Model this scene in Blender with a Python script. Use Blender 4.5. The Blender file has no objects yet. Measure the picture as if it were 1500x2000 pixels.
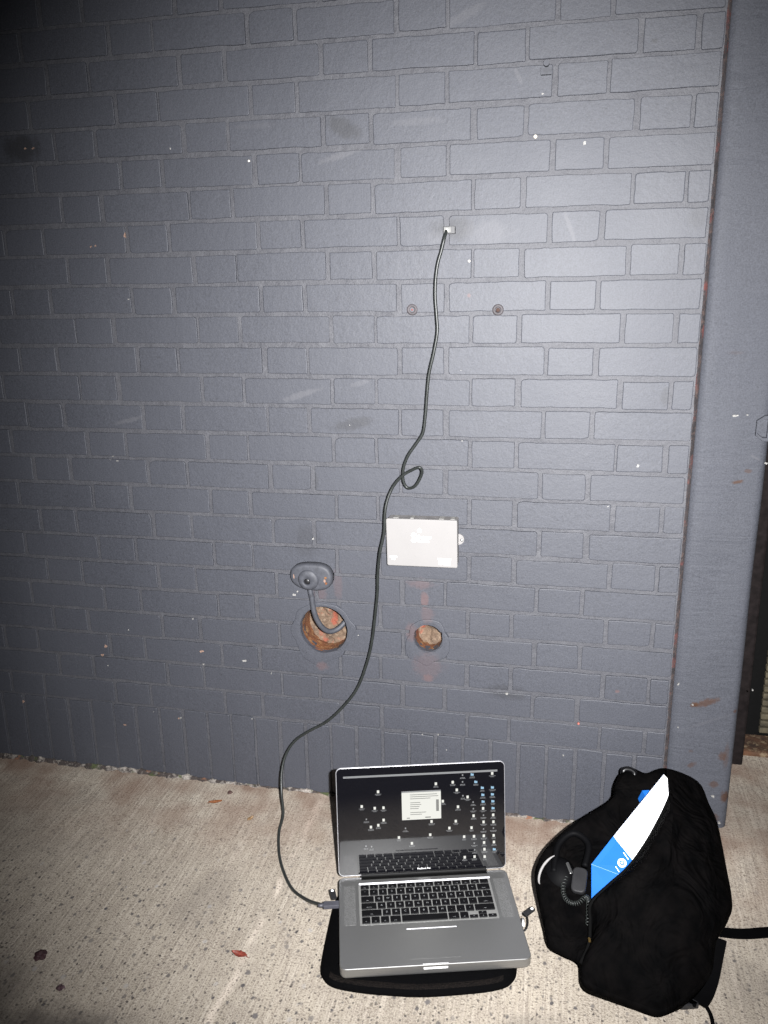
import bpy, bmesh, math, random
from mathutils import Vector, Matrix, noise as mnoise
from bpy_extras.object_utils import world_to_camera_view

sc = bpy.context.scene
COL = sc.collection
R = math.radians
rng = random.Random(7)

# ------------------------------------------------------------------ camera
cam_data = bpy.data.cameras.new('camera')
cam = bpy.data.objects.new('camera', cam_data)
COL.objects.link(cam)
cam_data.sensor_fit = 'VERTICAL'
cam_data.sensor_height = 36.0
cam_data.lens = 29.095
cam_data.clip_start = 0.02
cam_data.clip_end = 400.0
c_right = Vector((0.97717938, 0.2118684, -0.01523931))
c_up = Vector((-0.04194971, 0.26281444, 0.96393402))
c_fwd = Vector((-0.20823227, 0.94129716, -0.26570467))
C_LOC = Vector((0.0997, -1.8080, 1.2876))
mw = Matrix((c_right, c_up, -c_fwd)).transposed().to_4x4()
mw.translation = C_LOC
cam.matrix_world = mw
sc.camera = cam
sc.render.resolution_x, sc.render.resolution_y = 768, 1024

# ------------------------------------------------------------------ night sky
world = bpy.data.worlds.new('World')
sc.world = world
world.use_nodes = True
wn = world.node_tree.nodes
wl = world.node_tree.links
sky = wn.new('ShaderNodeTexSky')
sky.sky_type = 'NISHITA'
sky.sun_disc = False
sky.sun_elevation = R(-4.0)
sky.sun_rotation = R(200)
wl.new(sky.outputs[0], wn['Background'].inputs[0])
wn['Background'].inputs[1].default_value = 0.01

# ------------------------------------------------------------------ the flash that lit the picture (a real lamp beside the lens)
fl = bpy.data.lights.new('camera_flash', 'SPOT')
fl.energy = 700.0
fl.color = (0.985, 0.98, 0.99)
fl.spot_size = R(96)
fl.spot_blend = 0.95
fl.shadow_soft_size = 0.010
flash = bpy.data.objects.new('camera_flash', fl)
COL.objects.link(flash)
flash.location = C_LOC + c_right * 0.085 + c_up * 0.02
f_dir = (c_fwd + c_right * 0.04 - c_up * 0.02).normalized()
flash.rotation_euler = f_dir.to_track_quat('-Z', 'Y').to_euler()
flash.scale = (0.72, 1.0, 1.0)      # the reflector throws a beam taller than it is wide

sc.cycles.max_bounces = 3
sc.cycles.diffuse_bounces = 1
sc.cycles.glossy_bounces = 2
sc.cycles.use_adaptive_sampling = True
sc.cycles.adaptive_threshold = 0.03
sc.view_settings.view_transform = 'Standard'
sc.view_settings.look = 'None'
sc.view_settings.exposure = 0.0
sc.view_settings.gamma = 1.0
sc.view_settings.use_curve_mapping = False

# ------------------------------------------------------------------ node helpers
class NT:
    def __init__(s, name):
        m = bpy.data.materials.new(name); m.use_nodes = True
        s.m = m; s.n = m.node_tree.nodes; s.l = m.node_tree.links
        s.p = s.n['Principled BSDF']
    def set(s, **k):
        for a, v in k.items():
            s.p.inputs[a.replace('_', ' ')].default_value = v
    def link(s, a, b): s.l.new(a, b)
    def pos(s):
        g = getattr(s, '_pos', None)
        if g is None:
            g = s._pos = s.n.new('ShaderNodeNewGeometry').outputs['Position']
        return g
    def mapping(s, vec, loc=(0,0,0), rot=(0,0,0), scale=(1,1,1), kind='POINT'):
        m = s.n.new('ShaderNodeMapping'); m.vector_type = kind
        m.inputs['Location'].default_value = loc
        m.inputs['Rotation'].default_value = rot
        m.inputs['Scale'].default_value = scale
        s.link(vec, m.inputs['Vector']); return m.outputs[0]
    def noise(s, vec, scale, detail=3.0, rough=0.55, dist=0.0):
        t = s.n.new('ShaderNodeTexNoise')
        t.inputs['Scale'].default_value = scale; t.inputs['Detail'].default_value = detail
        t.inputs['Roughness'].default_value = rough; t.inputs['Distortion'].default_value = dist
        s.link(vec, t.inputs['Vector']); return t.outputs['Fac']
    def voronoi(s, vec, scale, feature='F1', out='Distance'):
        t = s.n.new('ShaderNodeTexVoronoi'); t.feature = feature
        t.inputs['Scale'].default_value = scale
        s.link(vec, t.inputs['Vector']); return t.outputs[out]
    def rng(s, v, a, b, c=0.0, d=1.0, smooth=False):
        t = s.n.new('ShaderNodeMapRange')
        if smooth: t.interpolation_type = 'SMOOTHSTEP'
        for i, x in enumerate((a, b, c, d)): t.inputs[i + 1].default_value = x
        s.link(v, t.inputs[0]); return t.outputs[0]
    def math(s, op, a, b=None):
        t = s.n.new('ShaderNodeMath'); t.operation = op
        for i, x in enumerate((a, b)):
            if x is None: continue
            if isinstance(x, (int, float)): t.inputs[i].default_value = x
            else: s.link(x, t.inputs[i])
        return t.outputs[0]
    def length(s, v):
        t = s.n.new('ShaderNodeVectorMath'); t.operation = 'LENGTH'
        s.link(v, t.inputs[0]); return t.outputs['Value']
    def mix(s, fac, a, b, mode='MIX'):
        t = s.n.new('ShaderNodeMix'); t.data_type = 'RGBA'; t.blend_type = mode
        for i, x in ((0, fac), (6, a), (7, b)):
            if isinstance(x, (int, float)): t.inputs[i].default_value = x
            elif isinstance(x, (tuple, list)): t.inputs[i].default_value = (*x, 1.0)
            else: s.link(x, t.inputs[i])
        return t.outputs[2]
    def color(s, c): s.link(c, s.p.inputs['Base Color'])
    def rough(s, r): s.link(r, s.p.inputs['Roughness'])
    def bump(s, h, strength=0.3, dist=0.001, prev=None):
        b = s.n.new('ShaderNodeBump'); b.inputs['Strength'].default_value = strength
        b.inputs['Distance'].default_value = dist
        s.link(h, b.inputs['Height'])
        if prev is not None: s.link(prev, b.inputs['Normal'])
        s.link(b.outputs[0], s.p.inputs['Normal']); return b.outputs[0]
    def spot_mask(s, mark, edge):
        x, z, rx, rz, ang = mark[:5]
        v = s.mapping(s.pos(), (x, 0, z), (0, -R(ang), 0), (rx * 1.25, 50.0, rz * 1.25), 'TEXTURE')
        d = s.length(v)
        d = s.math('ADD', d, edge)
        return s.rng(d, 0.45, 1.1, mark[6], 0.0, True)

def simple(name, color, rough=0.6, metal=0.0, spec=0.5, bump=None, vary=0.12, scale=60.0, obj=False):
    t = NT(name)
    t.set(Roughness=rough, Metallic=metal)
    t.p.inputs['Specular IOR Level'].default_value = spec
    if obj: v = t.n.new('ShaderNodeTexCoord').outputs['Object']
    else: v = t.pos()
    n = t.noise(v, scale, 3)
    lo = tuple(c * (1 - vary) for c in color); hi = tuple(min(1, c * (1 + vary)) for c in color)
    t.color(t.mix(t.rng(n, 0.3, 0.7), lo, hi))
    if bump: t.bump(t.noise(v, bump[0], 3), bump[1], bump[2])
    return t.m

WHITE_C = (0.068, 0.068, 0.076); DARK_C = (0.010, 0.010, 0.012); TAN_C = (0.55, 0.42, 0.33)
RED_C = (0.085, 0.046, 0.044); RUST_C = (0.040, 0.016, 0.006)
MARKC = {'w': WHITE_C, 'd': DARK_C, 't': TAN_C, 'r': RED_C, 'o': RUST_C}

STAINS=[(-0.380,1.549,0.0480,0.0070,15,'w',0.55),(-0.125,1.790,0.0419,0.0090,24,'w',0.35),(-0.221,1.605,0.0502,0.0070,1,'w',0.30),(-0.016,1.675,0.0178,0.0040,-64,'w',0.40),
 (0.095,1.391,0.0319,0.0040,-69,'w',0.40),(-0.488,1.047,0.0453,0.0070,17,'w',0.50),(-0.929,0.979,0.0416,0.0050,14,'w',0.45),(-0.351,1.074,0.0278,0.0050,16,'w',0.35),(-0.476,0.881,0.0445,0.0060,10,'w',0.25),(-0.568,1.614,0.0489,0.0050,1,'w',0.20),(-0.374,1.601,0.0380,0.0170,-25,'d',0.55),(-1.128,1.596,0.0450,0.0300,0,'d',0.75),
 (-0.369,0.982,0.0480,0.0130,12,'d',0.50),(-0.007,0.344,0.0450,0.0180,-5,'d',0.45),(-0.146,1.396,0.0400,0.0230,0,'d',0.55),(-0.490,0.699,0.0280,0.0400,0,'d',0.30),
 (-0.465,0.845,0.0080,0.0180,0,'d',0.40),(0.304,1.052,0.0100,0.0180,0,'d',0.40),(0.336,1.403,0.0160,0.0180,0,'d',0.30),(0.236,1.721,0.0060,0.0040,0,'d',0.50),
 (-0.069,1.386,0.0450,0.0220,0,'w',0.30),(-0.176,1.378,0.0300,0.0140,0,'w',0.25),(0.246,0.371,0.0050,0.0040,0,'r',0.60),(-0.172,0.212,0.0040,0.0030,0,'r',0.50),
 (-0.214,0.606,0.0300,0.0120,0,'r',0.35),(-0.204,0.565,0.0090,0.0180,0,'r',0.60),(-0.197,0.530,0.0140,0.0220,0,'r',0.30),(-0.197,0.363,0.0120,0.0090,0,'r',0.50),
 (-0.195,0.397,0.0350,0.0300,0,'r',0.25),(-0.236,0.481,0.0140,0.0200,0,'r',0.40),(-0.463,0.373,0.0140,0.0120,0,'r',0.40),(-0.417,0.593,0.0100,0.0400,0,'r',0.25),
 (-0.109,1.261,0.0040,0.0040,0,'r',0.60),(-0.463,0.564,0.0160,0.0200,0,'r',0.30)]
CHIPS=[(0.258,0.904,0.0050,0.0060,0,'w',0.90),(0.201,0.812,0.0030,0.0030,0,'w',0.90),(-0.783,0.349,0.0060,0.0040,0,'w',0.90),(-0.802,0.474,0.0040,0.0030,0,'w',0.90),
 (-0.987,0.429,0.0025,0.0025,0,'w',0.90),(-0.979,0.890,0.0030,0.0020,0,'w',0.90),(-0.968,0.879,0.0040,0.0030,0,'w',0.90),(-0.987,0.881,0.0030,0.0020,0,'w',0.90),
 (-0.897,1.262,0.0050,0.0030,0,'w',0.90),(-0.377,0.979,0.0020,0.0020,0,'w',0.90),(-0.212,0.208,0.0030,0.0030,0,'w',0.90),(-0.528,0.557,0.0060,0.0060,0,'w',0.90),
 (-0.519,0.567,0.0050,0.0040,0,'w',0.90),(-0.474,0.704,0.0040,0.0060,0,'w',0.90),(0.032,1.642,0.0040,0.0030,0,'w',0.90),(0.116,1.548,0.0040,0.0070,0,'w',0.90),
 (-0.599,0.340,0.0020,0.0040,0,'w',0.90),(-0.659,0.206,0.0030,0.0030,0,'w',0.90),(-0.861,0.187,0.0040,0.0040,0,'w',0.90),(-0.764,1.579,0.0020,0.0040,0,'w',0.90),
 (-0.124,1.104,0.0020,0.0020,0,'w',0.90),(-0.120,0.949,0.0030,0.0020,0,'w',0.90),(-0.007,0.340,0.0070,0.0040,0,'w',0.90),(-0.151,0.173,0.0030,0.0030,0,'w',0.90),
 (-0.172,0.212,0.0030,0.0020,0,'w',0.90),(0.131,0.190,0.0040,0.0030,0,'w',0.90),(-0.667,0.369,0.0120,0.0050,0,'w',0.90),(-1.058,0.321,0.0030,0.0030,0,'w',0.90),
 (-0.938,0.197,0.0020,0.0020,0,'w',0.90),(-0.369,0.463,0.0030,0.0020,0,'w',0.90),(-1.058,0.377,0.0070,0.0120,0,'t',0.85),(-1.071,0.351,0.0080,0.0060,0,'t',0.85),
 (-0.892,1.402,0.0040,0.0100,0,'t',0.85),(-0.980,1.380,0.0050,0.0040,0,'t',0.85),(-0.968,1.382,0.0040,0.0040,0,'t',0.85),(-0.786,0.385,0.0100,0.0070,0,'t',0.85),
 (-1.118,1.595,0.0060,0.0030,0,'t',0.85),(-1.098,1.595,0.0060,0.0040,0,'t',0.85),(-1.331,0.187,0.0050,0.0060,0,'t',0.85),(-1.026,0.149,0.0070,0.0060,0,'t',0.85),
 (-0.866,0.185,0.0040,0.0040,0,'t',0.85),(-0.444,0.607,0.0060,0.0080,0,'t',0.85),(-0.520,0.613,0.0030,0.0080,0,'t',0.85),(0.162,0.279,0.0050,0.0050,0,'r',0.80)]
COLUMN_STAINS=[(0.417,0.349,0.0090,0.0060,20,'o',0.90),(0.444,0.358,0.0274,0.0080,25,'o',0.70),(0.493,0.926,0.0138,0.0020,-29,'w',0.50),(0.461,0.874,0.0110,0.0040,10,'o',0.80),
 (0.480,0.898,0.0070,0.0040,0,'o',0.50),(0.489,0.225,0.0080,0.0100,0,'o',0.60),(0.422,0.195,0.0100,0.0060,40,'o',0.50),(0.506,0.341,0.0040,0.0050,0,'o',0.60),
 (0.476,0.150,0.0090,0.0070,0,'o',0.55),(0.504,0.119,0.0090,0.0160,0,'o',0.80),(0.473,0.060,0.0200,0.0140,0,'o',0.60),(0.419,0.231,0.0060,0.0040,0,'o',0.30),
 (0.451,0.310,0.0651,0.0030,26,'w',0.25),(0.435,1.142,0.0140,0.0040,0,'o',0.15),(0.408,0.086,0.0260,0.0100,0,'o',0.40),(0.497,0.226,0.0060,0.0300,0,'o',0.35)]
COLUMN_CHIPS=[(0.378,0.400,0.0040,0.0060,0,'w',0.95),(0.413,0.352,0.0050,0.0030,0,'w',0.90),(0.386,0.291,0.0020,0.0030,0,'w',0.90),(0.444,1.015,0.0098,0.0040,30,'w',0.80),
 (0.466,1.017,0.0049,0.0030,1,'w',0.70),(0.513,0.917,0.0060,0.0040,0,'w',0.90),(0.456,0.117,0.0090,0.0040,0,'w',0.90),(0.476,0.120,0.0070,0.0050,0,'w',0.90),
 (0.496,0.052,0.0070,0.0060,0,'w',0.60),(0.536,0.401,0.0030,0.0030,0,'w',0.80)]

def paint_material(name, c0, c1, marks, rough=0.5, fine=0.12, coarse=0.17, plaster=False, spec=0.62):
    t = NT(name)
    pos = t.pos()
    big = t.noise(pos, 2.2, 2, 0.6)
    col = t.mix(t.rng(big, 0.3, 0.7), c0, c1)
    # roller and brush marks run down the wall, grit and grime sit on top of the paint
    drip = t.noise(t.mapping(pos, scale=(45, 45, 3.0)), 1.0, 2, 0.6)
    col = t.mix(t.rng(drip, 0.42, 0.75, 0.0, 0.14), col, tuple(x * 0.62 for x in c0))
    grit = t.noise(pos, 380, 1, 0.7)
    col = t.mix(t.rng(grit, 0.30, 0.72, 0.0, 0.55), col, tuple(min(1, x * 1.75) for x in c1))
    pits = t.noise(pos, 150, 2, 0.7)
    col = t.mix(t.rng(pits, 0.60, 0.75, 0.0, 0.40), col, tuple(x * 0.40 for x in c0))
    scuff = t.noise(t.mapping(pos, rot=(0, R(12), 0), scale=(9, 9, 90)), 1.0, 2, 0.65)
    sc_f = t.math('MULTIPLY', t.rng(scuff, 0.60, 0.78), t.rng(big, 0.5, 0.7, 0.0, 0.25))
    col = t.mix(sc_f, col, WHITE_C)
    edge = t.rng(t.math('ADD', pits, drip), 0.0, 2.0, -0.9, 0.9)
    for m in marks:
        col = t.mix(t.spot_mask(m, edge), col, MARKC[m[5]])
    t.color(col)
    t.rough(t.rng(big, 0.3, 0.7, rough - 0.03, rough + 0.04))
    t.p.inputs['Specular IOR Level'].default_value = spec
    b = t.bump(t.math('ADD', t.noise(pos, 85, 3, 0.75), t.noise(pos, 21, 1)), coarse, 0.004)
    if plaster:
        b = t.bump(t.noise(t.mapping(pos, rot=(0, R(-18), 0), scale=(8, 8, 30)), 1.0, 3, 0.6, 1.2), 0.34, 0.006, b)
    return t.m

MAT = {}
MAT['brick'] = paint_material('painted_brick', (0.0240, 0.0257, 0.0330), (0.0303, 0.0324, 0.0408), [], rough=0.63)
MAT['stained'] = paint_material('stained_painted_brick', (0.0240, 0.0257, 0.0330), (0.0303, 0.0324, 0.0408), STAINS, rough=0.63)
MAT['mortar'] = paint_material('painted_mortar', (0.0300, 0.0308, 0.0365), (0.0400, 0.0405, 0.0465), [], rough=0.67, coarse=0.40, spec=0.56)
MAT['column'] = paint_material('painted_plaster', (0.0315, 0.0332, 0.0405), (0.0385, 0.0408, 0.0490), COLUMN_STAINS, rough=0.70, spec=0.32, plaster=True)
MAT['fitting'] = simple('painted_metal', (0.040, 0.042, 0.050), 0.6, 0.0, 0.4, (160, 0.3, 0.001), 0.2, 90)
MAT['patch'] = simple('painted_cement_patch', (0.042, 0.037, 0.040), 0.65, 0, 0.45, (110, 0.25, 0.002), 0.3, 70)
MAT['chip_w'] = simple('bare_white_chip', (0.20, 0.195, 0.185), 0.7, vary=0.5, scale=300)
MAT['chip_t'] = simple('bare_brick_chip', (0.20, 0.13, 0.10), 0.8, vary=0.5, scale=260)
MAT['chip_r'] = simple('red_brick_chip', (0.24, 0.075, 0.06), 0.8, vary=0.4, scale=260)
MAT['black_hole'] = simple('dark_cavity', (0.008, 0.008, 0.008), 0.9)
MAT['nail'] = simple('pale_plastic_plug', (0.75, 0.70, 0.60), 0.5)
MAT['steel'] = simple('dull_steel', (0.55, 0.55, 0.54), 0.32, 1.0)
MAT['silver'] = simple('bright_silver', (0.80, 0.80, 0.80), 0.35, 0.3)

def rust_material(name, dark, mid, light, red, scale):
    t = NT(name); pos = t.pos()
    n = t.noise(pos, scale, 5, 0.65)
    col = t.mix(t.rng(n, 0.35, 0.55), dark, mid)
    col = t.mix(t.rng(t.noise(pos, scale * 2.6, 4, 0.7), 0.5, 0.66), col, light)
    col = t.mix(t.rng(t.noise(pos, scale * 0.7, 3), 0.56, 0.66), col, red)
    t.color(col); t.set(Roughness=0.85)
    t.bump(t.noise(pos, scale * 4, 4, 0.7), 0.9, 0.003)
    return t.m
MAT['rust_pipe'] = rust_material('rusty_pipe_wall', (0.050, 0.014, 0.005), (0.125, 0.042, 0.012), (0.20, 0.11, 0.045), (0.17, 0.036, 0.014), 26)
MAT['hole_dirt'] = rust_material('dirt_plug', (0.060, 0.038, 0.024), (0.105, 0.068, 0.043), (0.16, 0.115, 0.078), (0.17, 0.045, 0.024), 40)
MAT['joint'] = rust_material('rusty_joint', (0.014, 0.012, 0.013), (0.032, 0.027, 0.029), (0.070, 0.046, 0.040), (0.095, 0.030, 0.027), 34)
MAT['threshold'] = rust_material('rusted_threshold', (0.022, 0.010, 0.005), (0.060, 0.027, 0.012), (0.17, 0.125, 0.075), (0.08, 0.03, 0.01), 22)

def concrete_material():
    t = NT('broomed_concrete'); pos = t.pos()
    big = t.noise(pos, 1.7, 3, 0.6)
    col = t.mix(t.rng(big, 0.3, 0.72), (0.165, 0.140, 0.108), (0.342, 0.298, 0.236))
    # broom streaks run straight out from the wall
    st = t.noise(t.mapping(pos, rot=(0, 0, R(1.5)), scale=(150, 5, 5)), 1.0, 2, 0.7)
    col = t.mix(t.rng(st, 0.42, 0.66, 0.0, 0.55), col, (0.42, 0.375, 0.315))
    st2 = t.noise(t.mapping(pos, loc=(3, 1, 0), rot=(0, 0, R(-1)), scale=(240, 9, 9)), 1.0, 1, 0.7)
    col = t.mix(t.rng(st2, 0.51, 0.71, 0.0, 0.66), col, (0.12, 0.095, 0.075))
    # worn trowel lines
    wv = t.rng(t.noise(pos, 9, 3), 0, 1, -2.0, 2.0); brk0 = t.rng(t.noise(pos, 14, 2), 0.40, 0.58)
    for x0, w, s in ((-0.470, 0.010, 0.80), (-0.605, 0.004, 0.25), (-0.862, 0.004, 0.35), (-0.36, 0.004, 0.2), (0.47, 0.004, 0.35)):
        v = t.mapping(pos, (x0, 0, 0), (0, 0, R(-1.2)), (w, 40.0, 40.0), 'TEXTURE')
        sep = t.n.new('ShaderNodeSeparateXYZ'); t.link(v, sep.inputs[0])
        d = t.math('ABSOLUTE', t.math('ADD', sep.outputs[0], wv))
        brk = brk0
        col = t.mix(t.math('MULTIPLY', t.rng(d, 0.2, 1.2, s, 0.0), brk), col, (0.50, 0.43, 0.36))
    mot = t.noise(pos, 26, 3, 0.7)
    col = t.mix(t.rng(mot, 0.46, 0.68, 0.0, 0.50), col, (0.15, 0.122, 0.10))
    # sandy grain
    g = t.noise(pos, 520, 1, 0.8)
    col = t.mix(t.rng(g, 0.36, 0.66, 0.0, 0.62), col, (0.45, 0.405, 0.345))
    g2 = t.noise(pos, 260, 1, 0.75)
    col = t.mix(t.rng(g2, 0.54, 0.70, 0.0, 0.80), col, (0.085, 0.066, 0.050))
    # exposed stones of two sizes, more of them away from the wall
    sepp = t.n.new('ShaderNodeSeparateXYZ'); t.link(pos, sepp.inputs[0])
    worn = t.rng(sepp.outputs[1], -0.05, -0.45, 0.15, 1.0)
    wob = t.n.new('ShaderNodeVectorMath'); wob.operation = 'ADD'
    nz = t.n.new('ShaderNodeTexNoise'); nz.inputs['Scale'].default_value = 130
    t.link(pos, nz.inputs['Vector'])
    scl = t.n.new('ShaderNodeVectorMath'); scl.operation = 'SCALE'; scl.inputs['Scale'].default_value = 0.006
    t.link(nz.outputs['Color'], scl.inputs[0]); t.link(pos, wob.inputs[0]); t.link(scl.outputs[0], wob.inputs[1])
    hts = []
    for scale, size, keep, colr in ((66, 0.30, 0.75, (0.060, 0.056, 0.058)), (120, 0.35, 0.66, (0.050, 0.043, 0.040)), (40, 0.24, 0.82, (0.10, 0.092, 0.09)), (30, 0.17, 0.72, (0.30, 0.28, 0.26))):
        v = t.n.new('ShaderNodeTexVoronoi'); v.feature = 'F1'; v.inputs['Scale'].default_value = scale
        t.link(t.mapping(wob.outputs[0], loc=(scale * 0.37, 0.11, 0), scale=(1, 0.8, 1)), v.inputs['Vector'])
        sc3 = t.n.new('ShaderNodeSeparateColor'); t.link(v.outputs['Color'], sc3.inputs[0])
        here = t.math('GREATER_THAN', sc3.outputs[0], keep)
        m = t.math('MULTIPLY', t.rng(v.outputs['Distance'], size * 0.62, size, 1.0, 0.0), here)
        m = t.math('MULTIPLY', m, worn)
        m = t.math('MULTIPLY', m, t.rng(sc3.outputs[1], 0, 1, 0.45, 1.0))
        col = t.mix(m, col, colr); hts.append(m)
    # brown grime kept along the foot of the wall, and two dark patches
    grime = t.math('MULTIPLY', t.rng(sepp.outputs[1], -0.34, -0.02, 0.0, 1.0), t.rng(t.noise(pos, 7, 2, 0.65), 0.35, 0.62))
    col = t.mix(t.math('MULTIPLY', grime, 0.72), col, (0.125, 0.070, 0.048))
    edge = t.rng(t.noise(pos, 11, 3, 0.65), 0, 1, -0.9, 0.9)
    for x, y, rx, ry, s in ((-0.30, -0.20, 0.10, 0.05, 0.40), (0.10, -0.62, 0.09, 0.05, 0.35), (-0.62, -0.42, 0.07, 0.10, 0.30), (0.48, -0.42, 0.08, 0.10, 0.30), (-0.70, -0.80, 0.16, 0.085, 0.8), (-1.25, -0.30, 0.30, 0.25, 0.25), (-0.93, -0.73, 0.10, 0.10, 0.5), (0.60, 0.10, 0.2, 0.2, 0.3)):
        v = t.mapping(pos, (x, y, 0), (0, 0, 0), (rx, ry, 50), 'TEXTURE')
        d = t.math('ADD', t.length(v), edge)
        col = t.mix(t.rng(d, 0.3, 1.25, s, 0.0, True), col, (0.095, 0.082, 0.072))
    t.color(col); t.set(Roughness=0.88)
    t.p.inputs['Specular IOR Level'].default_value = 0.25
    t.bump(t.math('ADD', st, g2), 0.55, 0.0025)
    return t.m
MAT['concrete'] = concrete_material()

def crust_material():
    t = NT('cement_crust'); pos = t.pos()
    n = t.noise(pos, 26, 4, 0.75)
    col = t.mix(t.rng(n, 0.47, 0.60), (0.038, 0.030, 0.027), (0.26, 0.235, 0.21))
    col = t.mix(t.rng(t.noise(pos, 20, 3), 0.58, 0.66), col, (0.045, 0.055, 0.02))
    col = t.mix(t.rng(t.noise(pos, 28, 3), 0.60, 0.70), col, (0.15, 0.07, 0.04))
    t.color(col); t.set(Roughness=0.9); t.bump(t.noise(pos, 180, 4, 0.7), 0.9, 0.004)
    return t.m
MAT['crust'] = crust_material()

# ------------------------------------------------------------------ mesh helpers
def new_mesh(name, verts, faces, mats=None, fmat=None, smooth=False):
    me = bpy.data.meshes.new(name)
    me.from_pydata([tuple(v) for v in verts], [], faces)
    me.validate(clean_customdata=False)
    bm = bmesh.new(); bm.from_mesh(me)
    bmesh.ops.recalc_face_normals(bm, faces=bm.faces)
    bm.to_mesh(me); bm.free()
    for m in (mats or []): me.materials.append(m)
    if fmat: me.polygons.foreach_set('material_index', fmat)
    if smooth: me.polygons.foreach_set('use_smooth', [True] * len(me.polygons))
    return me

def put(name, me, parent=None, loc=(0, 0, 0), rot=(0, 0, 0)):
    o = bpy.data.objects.new(name, me)
    COL.objects.link(o); o.location = loc; o.rotation_euler = rot
    if parent is not None: o.parent = parent
    return o

def tag(o, label=None, cat=None, group=None, kind=None):
    if label: o['label'] = label
    if cat: o['category'] = cat
    if group: o['group'] = group
    if kind: o['kind'] = kind
    return o

def thing(name, label, cat, loc=(0, 0, 0), rotz=0.0, group=None, kind='thing'):
    o = bpy.data.objects.new(name, None); COL.objects.link(o)
    o.empty_display_size = 0.05
    o.location = loc; o.rotation_euler = (0, 0, rotz)
    return tag(o, label, cat, group, kind)

class MB:
    """collects faces; knows boxes, prisms, tubes, spheres"""
    def __init__(s): s.v = []; s.f = []; s.m = []
    def add(s, verts, faces, mi=0):
        k = len(s.v); s.v += [Vector(v) for v in verts]
        s.f += [tuple(i + k for i in f) for f in faces]; s.m += [mi] * len(faces); return s
    def box(s, a, b, mi=0):
        x0, y0, z0 = a; x1, y1, z1 = b
        return s.add([(x0,y0,z0),(x1,y0,z0),(x1,y1,z0),(x0,y1,z0),(x0,y0,z1),(x1,y0,z1),(x1,y1,z1),(x0,y1,z1)],
                     [(0,3,2,1),(4,5,6,7),(0,1,5,4),(1,2,6,5),(2,3,7,6),(3,0,4,7)], mi)
    def rings(s, rings, closed=True, cap0=True, cap1=True, mi=0):
        n = len(rings[0]); vs = [p for r in rings for p in r]; fs = []
        for i in range(len(rings) - 1):
            for j in range(n if closed else n - 1):
                a = i * n + j; b = i * n + (j + 1) % n
                fs.append((a, b, b + n, a + n))
        if cap0: fs.append(tuple(range(n - 1, -1, -1)))
        if cap1: fs.append(tuple((len(rings) - 1) * n + j for j in range(n)))
        return s.add(vs, fs, mi)
    def tube(s, path, r, seg=10, mi=0, caps=True, closed=False):
        P = [Vector(p) for p in path]; n = len(P); rings = []
        up = Vector((0.13, 0.21, 0.97)); prev = None
        for i in range(n):
            if closed: t = (P[(i + 1) % n] - P[i - 1])
            else: t = (P[min(i + 1, n - 1)] - P[max(i - 1, 0)])
            t.normalize()
            if prev is None: a = t.cross(up).normalized()
            else:
                a = prev - t * prev.dot(t)
                a = a.normalized() if a.length > 1e-6 else t.cross(up).normalized()
            prev = a; b = t.cross(a)
            rr = r[i] if isinstance(r, (list, tuple)) else r
            rings.append([P[i] + (a * math.cos(q) + b * math.sin(q)) * rr for q in (2 * math.pi * k / seg for k in range(seg))])
        if closed: rings.append(rings[0])
        return s.rings(rings, True, caps and not closed, caps and not closed, mi)
    def disc_dome(s, c, nrm, r, h, seg=16, lev=4, mi=0):
        nrm = Vector(nrm).normalized(); a = nrm.orthogonal().normalized(); b = nrm.cross(a); rings = []
        for i in range(lev + 1):
            q = math.pi / 2 * i / (lev + 0.4)
            rings.append([Vector(c) + (a * math.cos(k) + b * math.sin(k)) * (r * math.cos(q)) + nrm * (h * math.sin(q)) for k in (2 * math.pi * j / seg for j in range(seg))])
        return s.rings(rings, True, True, True, mi)
    def build(s, name, mats, parent=None, smooth=False, loc=(0, 0, 0), rot=(0, 0, 0)):
        if not isinstance(mats, (list, tuple)): mats = [mats]
        return put(name, new_mesh(name, s.v, s.f, mats, s.m, smooth), parent, loc, rot)

def smooth_path(pts, sub=6, closed=False):
    P = [Vector(p) for p in pts]; n = len(P); out = []
    for i in range(n if closed else n - 1):
        if closed: p0, p1, p2, p3 = P[i - 1], P[i], P[(i + 1) % n], P[(i + 2) % n]
        else: p0, p1, p2, p3 = P[max(i - 1, 0)], P[i], P[i + 1], P[min(i + 2, n - 1)]
        for k in range(sub):
            t = k / sub
            out.append(0.5 * ((2 * p1) + (p2 - p0) * t + (2 * p0 - 5 * p1 + 4 * p2 - p3) * t * t + (3 * p1 - p0 - 3 * p2 + p3) * t ** 3))
    if not closed: out.append(P[-1])
    return out

def rrect(w, d, r, seg=5, cx=0.0, cy=0.0):
    out = []
    for sx, sy, a0 in ((1, 1, 0), (-1, 1, 90), (-1, -1, 180), (1, -1, 270)):
        for k in range(seg + 1):
            a = R(a0 + 90 * k / seg)
            out.append((cx + sx * (w / 2 - r) + r * math.cos(a), cy + sy * (d / 2 - r) + r * math.sin(a)))
    return out

def inset(poly, d):
    n = len(poly); out = []
    area = sum(poly[i][0] * poly[(i + 1) % n][1] - poly[(i + 1) % n][0] * poly[i][1] for i in range(n))
    sg = 1 if area > 0 else -1
    for i in range(n):
        a = Vector(poly[i - 1]); b = Vector(poly[i]); c = Vector(poly[(i + 1) % n])
        t = (c - a)
        if t.length < 1e-9: out.append(tuple(b)); continue
        t.normalize(); nrm = Vector((-t.y, t.x)) * sg
        out.append(tuple(b + nrm * d))
    return out

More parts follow.
